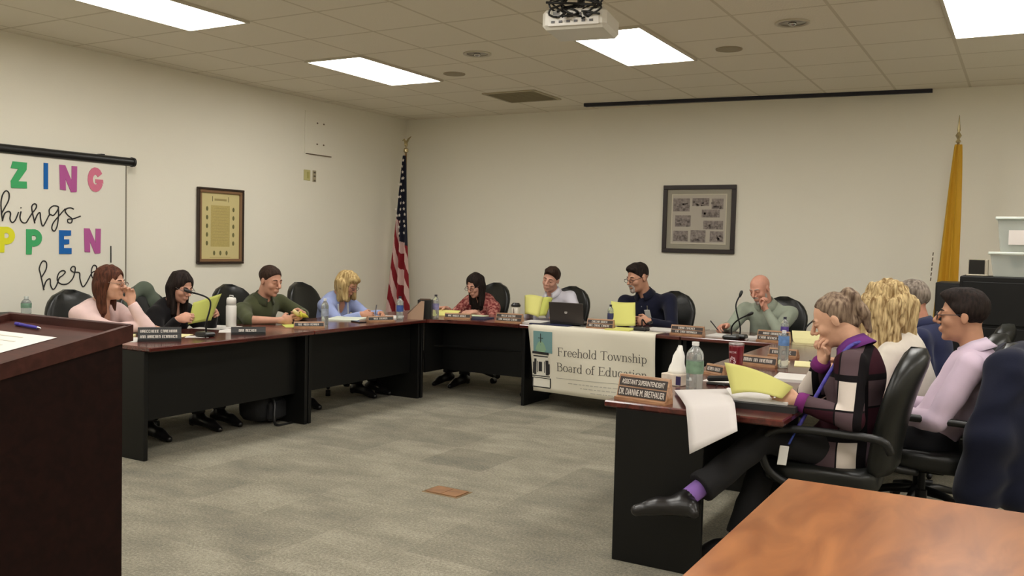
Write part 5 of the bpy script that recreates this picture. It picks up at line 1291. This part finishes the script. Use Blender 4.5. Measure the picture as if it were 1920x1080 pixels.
if PEOPLE:
    # left row, facing +x
    build_person('woman in pale pink cardigan with long auburn hair and glasses, hand at her cheek', (1.20, -5.09, 1.105), 5, (1.02, -5.12), hyaw=26, hpitch=-6,
        R=dict(w=(1.36, -4.93, .795), d=(.55, .8, -.12), t=(-.6, .4, .2), c=.25, e=(1.27, -5.17, .79)), L=dict(w=(1.315, -5.00, .965), d=(-.15, -.05, 1), t=(-.9, -.5, 0), c=.55, e=(1.40, -4.93, .785)),
        top=cloth('pink_cardigan', (214, 186, 182)), top_name='cardigan', hair='long', hair_m=hr_auburn, glasses=(120, 96, 84), neckline='open', fem=True, sh=.17, skin=(206, 158, 134), s=.96, necklift=-.01)
    t, off, J = build_person('woman in black top with long dark hair and glasses, reading a yellow sheet', (1.20, -4.475, 1.06), 5, (1.02, -4.46), hyaw=2, hpitch=-22,
        R=dict(w=(1.40, -4.66, .835), d=(.5, .25, .1), t=(.1, .5, 1), c=.75, pole=(0, -.5, -1)), L=dict(w=(1.40, -4.33, .86), d=(.5, -.2, .15), t=(.1, -.5, 1), c=.75, pole=(0, .5, -1)),
        top=cloth('black_knit', (22, 20, 22)), top_name='sweater', hair='long', hair_m=hr_black, glasses=(110, 96, 90), neckline='v', fem=True, sh=.165, skin=(200, 150, 128), s=.94)
    build_person('man in olive green quarter-zip with cropped dark hair, peeling a banana', (1.22, -3.545, 1.085), 0, (1.00, -3.50), hyaw=-2, hpitch=-14,
        R=dict(w=(1.50, -3.70, .775), d=(.35, .9, .0), t=(0, .1, 1), c=.7, e=(1.30, -3.86, .775), sleeve=.55), L=dict(w=(1.53, -3.47, .815), d=(.25, -.9, -.1), t=(.1, -.2, 1), c=.8, e=(1.30, -3.23, .79), sleeve=.85),
        top=cloth('olive_pullover', (74, 78, 54)), top_name='pullover', hair='crew', hair_m=hr_brown, sh=.215, girth=1.22, skin=(196, 146, 122), s=1.04, collar=cloth('olive_collar', (66, 70, 50)))
    t, off, J = build_person('woman in light blue cardigan with blonde bob, writing at the corner', (1.25, -2.57, 1.04), 0, (1.02, -2.55), hyaw=8, hpitch=-30,
        R=dict(w=(1.56, -2.72, .775), d=(.6, .55, -.1), t=(0, .3, 1), c=.7), L=dict(w=(1.58, -2.46, .77), d=(.6, -.4, -.15), t=(0, -.6, .5), c=.5),
        top=cloth('blue_cardigan', (146, 158, 200)), top_name='cardigan', hair='bob', hair_m=hr_blonde, glasses=(90, 80, 80), neckline='v', fem=True, sh=.17, skin=(190, 138, 112), s=.95)
    lanyard(t, off, J, M('lanyard_white', (222, 220, 216), .6), .30)
    # back row, facing -y
    build_person('woman in red floral blouse with shoulder-length black hair and glasses', (1.91, -1.33, 1.02), -100, (1.90, -1.08), hyaw=-96, hpitch=-24,
        R=dict(w=(1.72, -1.58, .785), d=(-.35, -.6, 0), t=(.7, -.2, .4), c=.6), L=dict(w=(2.08, -1.60, .77), d=(-.75, -.5, -.05), t=(-.4, .6, .3), c=.35),
        top=floral_mat(), top_name='blouse', sleeve=.85, hair='long', hair_m=hr_black, glasses=(80, 60, 56), neckline='v', fem=True, sh=.18, girth=1.12, skin=(200, 150, 130), s=.97)
    t, off, J = build_person('man in white dress shirt and dark tie with tilted head, holding yellow papers', (2.775, -1.30, 1.115), -92, (2.84, -1.06), hyaw=-86, hpitch=-14, hroll=-14,
        R=dict(w=(2.70, -1.58, .82), d=(.25, -.5, .35), t=(.5, -.2, .8), c=.8), L=dict(w=(3.02, -1.52, .79), d=(-.2, -.8, 0), t=(-.8, 0, .3), c=.4),
        top=cloth('white_shirt', (206, 204, 214), .03), hair='short', hair_m=hr_brown, collar=cloth('white_collar', (214, 212, 220), .02), sh=.19, skin=(204, 154, 132), s=.98)
    N, f, l, u = J['N'], J['f'], J['l'], J['u']
    tie = MB(); G = []
    for d, wv in ((.040, .016), (.065, .022), (.085, .015), (.16, .024), (.26, .030), (.36, .036), (.42, .038)):
        G.append([tuple(surf(J['C'], N-u*d+l*k*wv, f+u*(.4 if d < .06 else 0), .006 if k == 0 else .003)-off) for k in (-1, 0, 1)])
    obj('necktie', tie.sheet(G, .005), M('tie_dark', (34, 36, 44), .6), t, True)
    attach(t, off, J, 'logo_patch', .15, .075, .03, .02, M('patch_mauve', (138, 110, 130), .7))
    t, off, J = build_person('man in navy polo shirt with goatee and glasses, looking at a yellow sheet', (3.695, -1.30, 1.165), -98, (3.80, -1.06), hyaw=-119, hpitch=-16,
        R=dict(w=(3.76, -1.62, .80), d=(-.1, -.8, 0), t=(.2, -.1, .9), c=.75, pole=(-.8, .3, -1)), L=dict(w=(3.93, -1.60, .795), d=(-.75, -.55, 0), t=(-.2, -.1, 1), c=.8, pole=(.9, .2, -1)),
        top=cloth('navy_polo', (24, 26, 44)), top_name='polo_shirt', hair='short', hair_m=hr_black, glasses=(50, 40, 38), beard=('goatee', hr_white), collar=cloth('navy_collar', (22, 24, 40)), sh=.225, girth=1.25, skin=(194, 144, 118), s=1.06)
    N, f, l, u = J['N'], J['f'], J['l'], J['u']
    attach(t, off, J, 'name_badge', .145, .055, .058, .088, M('badge_white', (214, 212, 206), .4))
    attach(t, off, J, 'badge_clip', .085, .055, .014, .04, chrome)
    attach(t, off, J, 'button', .07, .0, .010, .010, M('button_grey', (120, 120, 130), .4))
    t, off, J = build_person('bald man in grey-green shirt, chin on his fist and writing', (4.84, -1.30, 1.115), -95, (4.88, -1.06), hyaw=-110, hpitch=-24, hroll=4,
        R=dict(w=(4.64, -1.60, .80), d=(-.3, -.6, -.05), t=(.7, -.2, .5), c=.65), L=dict(w=(4.925, -1.415, .945), d=(-.35, -.12, .85), t=(-.4, -.8, -.1), c=.95, e=(5.04, -1.44, .775)),
        top=cloth('sage_shirt', (150, 158, 142)), hair='bald', beard=('full', hr_white), collar=cloth('sage_collar', (158, 166, 150)), sh=.205, girth=1.15, skin=(206, 150, 128), s=1.0)
    A = J['arms'][1]; w_ = A[3]; dd = nrm(A[3]-A[2])
    obj('wristwatch', MB().tube([Vector(w_-dd*.035-off), Vector(w_-dd*.012-off)], .033, 14), plast, t, 'auto')
    # right side, facing -x
    t, off, J = build_person('woman in plaid knit sweater with greying hair in a bun, reading a yellow sheet', (6.105, -4.86, 1.135), 180, (6.15, -4.90, .55), hyaw=184, hpitch=-26, h=.0046,
        L=dict(w=(6.01, -5.13, .785), d=(-.95, -.12, .10), t=(-.1, .35, .9), c=.55, e=(6.235, -5.13, .725)), R=dict(w=(6.055, -4.87, .94), d=(.12, .02, .98), t=(.8, -.5, -.1), c=1.0, e=(5.98, -4.76, .775)),
        top=plaid_mat(), top_name='sweater', cuff=M('purple_cuff', (112, 30, 104), .9), hair='bun', hair_m=hr_mix, sh=.17, fem=True, skin=(208, 162, 134), s=.98, wr=.0026, collar=M('purple_collar', (96, 34, 110), .9), pants=(14, 13, 15), shoes=True,
        socks=M('purple_sock', (132, 96, 168), .9), hem=.07,
        legs=dict(kL=(5.87, -5.13, .60), aL=(5.615, -5.50, .355), fL=(5.475, -5.56, .315), kR=(5.84, -4.96, .50), aR=(5.76, -5.10, .10), fR=(5.62, -5.16, .04), flare=1.4, cutL=.085), inner=None)
    lp = [V(6.245, -4.90, 1.05), V(6.19, -4.975, 1.03), V(6.13, -5.04, .93), V(6.085, -5.075, .83), V(6.045, -5.10, .74), V(6.01, -5.14, .66)]
    obj('lanyard', MB().tube([Vector(p-off) for p in smooth_pts([tuple(p) for p in lp], 4)] if False else [Vector(q)-Vector(off) for q in smooth_pts([tuple(p) for p in lp], 4)], .009, 6), M('lanyard_purple', (66, 58, 150), .6, noise=.5, nscale=60), t, True)
    N, f, l, u = J['N'], J['f'], J['l'], J['u']
    obj('badge_strap', MB().tube([Vector(V(6.01, -5.14, .66)-off), Vector(V(5.99, -5.20, .60)-off)], .005, 6), M('strap_blue', (40, 60, 140), .6), t, True)
    obj('badge', MB().box(tuple(V(5.975, -5.235, .555)-off), (.05, .005, .085), (0, .15, .9), bev=.002), M('badge_white', (214, 212, 206), .4), t)
    build_person('man in lavender dress shirt with dark hair and black glasses, leaning back', (6.60, -4.24, 1.145), 182, (6.47, -4.26, .55), hyaw=183, hpitch=-2, h=.0052,
        L=dict(w=(6.30, -4.40, .66), d=(-.9, .2, -.2), t=(0, .5, .8), c=.5, e=(6.52, -4.54, .66), sleeve=.78), R=dict(w=(6.30, -4.05, .66), d=(-.9, 0, -.2), t=(0, -.5, .8), c=.5),
        top=cloth('lavender_shirt', (202, 182, 200), .03), hair='full', hair_m=hr_black, glasses=(24, 22, 30), collar=cloth('lavender_collar', (206, 188, 206), .02), sh=.21, girth=1.08, skin=(184, 136, 108), s=1.04, wr=.004, pants=(24, 24, 30))
    build_person('woman in cream sweater with long curly golden hair, seen from behind', (6.155, -3.72, 1.145), 172, (6.36, -3.68), hyaw=150, hpitch=-12, h=.0058,
        L=dict(w=(5.98, -3.95, .79), d=(-.9, 0, 0), t=(0, .6, .6), c=.4), R=dict(w=(5.95, -3.55, .79), d=(-.9, 0, 0), t=(0, -.6, .6), c=.4),
        top=cloth('cream_sweater', (216, 208, 196)), top_name='sweater', hair='curly', hair_m=hr_curly, sh=.175, fem=True, s=.98)
    build_person('man in dark blue shirt with wavy grey hair, face turned away', (6.22, -2.82, 1.14), 175, (6.38, -2.86), hyaw=165, hpitch=-8,
        top=cloth('dark_blue_shirt', (40, 44, 72)), hair='full', hair_m=hr_grey, sh=.20, girth=1.1, collar=cloth('dark_blue_collar', (40, 44, 72)), skin=(190, 134, 110), glasses=(60, 56, 54))

# ------------------------------------------------------------------ chairs
chair(1.04, -5.04, .05, 'black leather chair behind the woman in the pink cardigan')
chair(1.04, -4.46, 0, 'black leather chair with a grey-green jacket over it, behind the woman in black')
chair(1.02, -3.50, 0, 'black leather chair behind the man in olive green')
chair(1.06, -2.60, .1, 'black leather chair behind the blonde woman in blue')
chair(1.79, -1.15, -1.75, 'black leather chair behind the woman in red')
chair(2.74, -1.12, -1.62, 'black leather chair behind the man in the white shirt')
chair(3.85, -1.10, -1.62, 'black leather chair behind the man in navy')
chair(4.90, -1.12, -1.65, 'black leather chair behind the bald man')
chair(5.62, -.62, -1.9, 'black leather chair at the far right corner, top just showing behind the woman in plaid')
chair(6.085, -4.88, PI+.06, 'black leather chair of the woman in plaid, seen from the side')
chair(6.45, -4.26, PI, 'black leather chair of the man in lavender, with a navy jacket over it')
chair(6.38, -3.66, PI-.1, 'black leather chair of the curly-haired woman')
chair(6.40, -2.84, PI, 'black leather chair of the grey-haired man')
# jackets over chair backs
t = thing('jacket', 'grey-green jacket hanging over the chair behind the woman in black', 'jacket', (.70, -4.46, 0))
Q = Field((.45, -4.90, .50), (1.05, -4.10, 1.15), .008)
Q.cone((.69, -4.60, .93), (.67, -4.40, 1.02), .05, .055, .04); Q.cone((.67, -4.40, 1.02), (.70, -4.30, .90), .055, .05, .04); Q.cone((.70, -4.60, .93), (.78, -4.68, .70), .055, .04, .04); Q.cone((.70, -4.38, 1.0), (.80, -4.30, .72), .05, .06, .04)
Q.ell((.62, -4.46, .80), np.eye(3), (.05, .22, .22), .04); Q.noise(.008, (28, 50), 3)
np_obj('cloth', Q.mesh(V(.70, -4.46, 0)), cloth('jacket_green', (84, 92, 80)), t)
t = thing('jacket', 'navy blue suit jacket hanging over the chair back of the man in lavender', 'jacket', (6.825, -4.28, 0))
Q = Field((6.50, -4.80, .20), (7.20, -3.78, 1.20), .0085)
Q.ell((6.90, -4.26, .80), np.eye(3), (.10, .28, .25), .05); Q.cone((6.84, -4.48, .93), (6.84, -4.04, .93), .08, .08, .06)
Q.cone((6.84, -4.50, .92), (6.78, -4.58, .62), .10, .09, .05); Q.cone((6.78, -4.58, .62), (6.74, -4.54, .34), .10, .10, .05); Q.cone((6.88, -4.46, .7), (6.90, -4.44, .36), .11, .11, .06); Q.cone((6.90, -4.07, .7), (6.90, -4.07, .45), .10, .09, .06)
Q.noise(.010, (22, 40), 3)
np_obj('cloth', Q.mesh(V(6.85, -4.28, 0)), cloth('jacket_navy', (26, 29, 46)), t)

# ------------------------------------------------------------------ things held in hands
def quad_sheet(name, c, label, mat, cat='paper', bow=.0, n=8, th=.0015):
    A, B_, C_, D_ = [Vector(p) for p in c]; nn = (B_-A).cross(D_-A).normalized(); G = []
    for j in range(n+1):
        v = j/n; G.append([tuple(A*(1-u)*(1-v)+B_*u*(1-v)+C_*u*v+D_*(1-u)*v + nn*bow*math.sin(PI*u)) for u in [i/n for i in range(n+1)]])
    o = obj(name, MB().sheet(G, th), mat, None, True); return tag(o, label, cat)
quad_sheet('paper_sheet', [(1.47, -4.63, .80), (1.50, -4.44, .82), (1.49, -4.33, 1.02), (1.44, -4.56, .955)], 'yellow sheet held up by the woman in black', M('olive_yellow', (172, 176, 88), .8), bow=.015)
quad_sheet('paper_sheet', [(2.72, -1.72, .79), (2.88, -1.74, .775), (2.86, -1.62, .96), (2.66, -1.62, .965)], 'bent yellow papers held by the man in the white shirt', M('soft_yellow', (208, 204, 120), .8), bow=.03)
quad_sheet('paper_sheet', [(2.85, -1.73, .775), (2.92, -1.66, .785), (2.93, -1.55, .95), (2.86, -1.62, .955)], 'second yellow-green sheet curling beside the first, held by the man in the white shirt', M('lime_paper', (190, 194, 96), .8), bow=.02)
quad_sheet('paper_sheet', [(3.675, -1.90, .765), (3.885, -1.80, .765), (3.82, -1.66, .96), (3.62, -1.74, .965)], 'bright yellow sheet standing up in front of the man in navy', yelp, bow=-.012)
quad_sheet('paper_sheet', [(5.735, -5.22, .800), (5.955, -5.21, .800), (5.985, -5.13, .845), (5.66, -5.10, .925)], 'yellow sheet held by the woman in plaid over the near table end', M('leaf_yellow', (188, 184, 106), .8), bow=.03)
def pen(a, b, label, c=(30, 28, 30)):
    a, b = Vector(a), Vector(b); t = thing('pen', label, 'pen', tuple(a)); d = b-a; m = M('pen_%d_%d_%d' % c, c, .4)
    obj('barrel', MB().cyl((0, 0, 0), d*.85, .0045), m, t, 'auto'); obj('tip', MB().cyl(d*.85, d, .004, .001), chrome, t, 'auto')
pen((4.56, -1.80, .85), (4.62, -1.74, .757), 'black pen in the writing hand of the bald man')
pen((1.63, -2.60, .86), (1.66, -2.66, .757), 'pen in the writing hand of the blonde woman in blue', (60, 60, 64))
pen((1.62, -1.72, .86), (1.66, -1.70, .757), 'pen in the raised hand of the woman in red', (60, 60, 64))
# banana
t = thing('banana', 'half-peeled banana in the hands of the man in olive green', 'banana', (1.57, -3.58, .80))
bp = smooth_pts([(0, -.05, .06), (.005, -.02, .035), (0, .02, .02), (0, .06, .015), (.01, .10, .0), (.01, .12, -.008)], 4)
obj('fruit', MB().tube(bp[:9], [.010, .014, .016, .017, .017, .017, .017, .017, .017], 10), M('banana_flesh', (232, 214, 160), .6), t, True)
obj('peel', MB().tube(bp[7:], [.018]*8+[.014, .012, .009, .006, .005, .005][:len(bp[7:])-8], 10), M('banana_peel', (206, 196, 70), .5), t, True)
for s in (-1, 1): obj('peel_flap', MB().sheet([[(.012*s, .0, .034), (.012*s, .014, .034)], [(.03*s, .0, .055), (.03*s, .018, .05)], [(.045*s, -.01, .03), (.045*s, .012, .03)], [(.05*s, -.01, .0), (.05*s, .006, .0)]], .002), M('banana_peel', (206, 196, 70), .5), t, True)
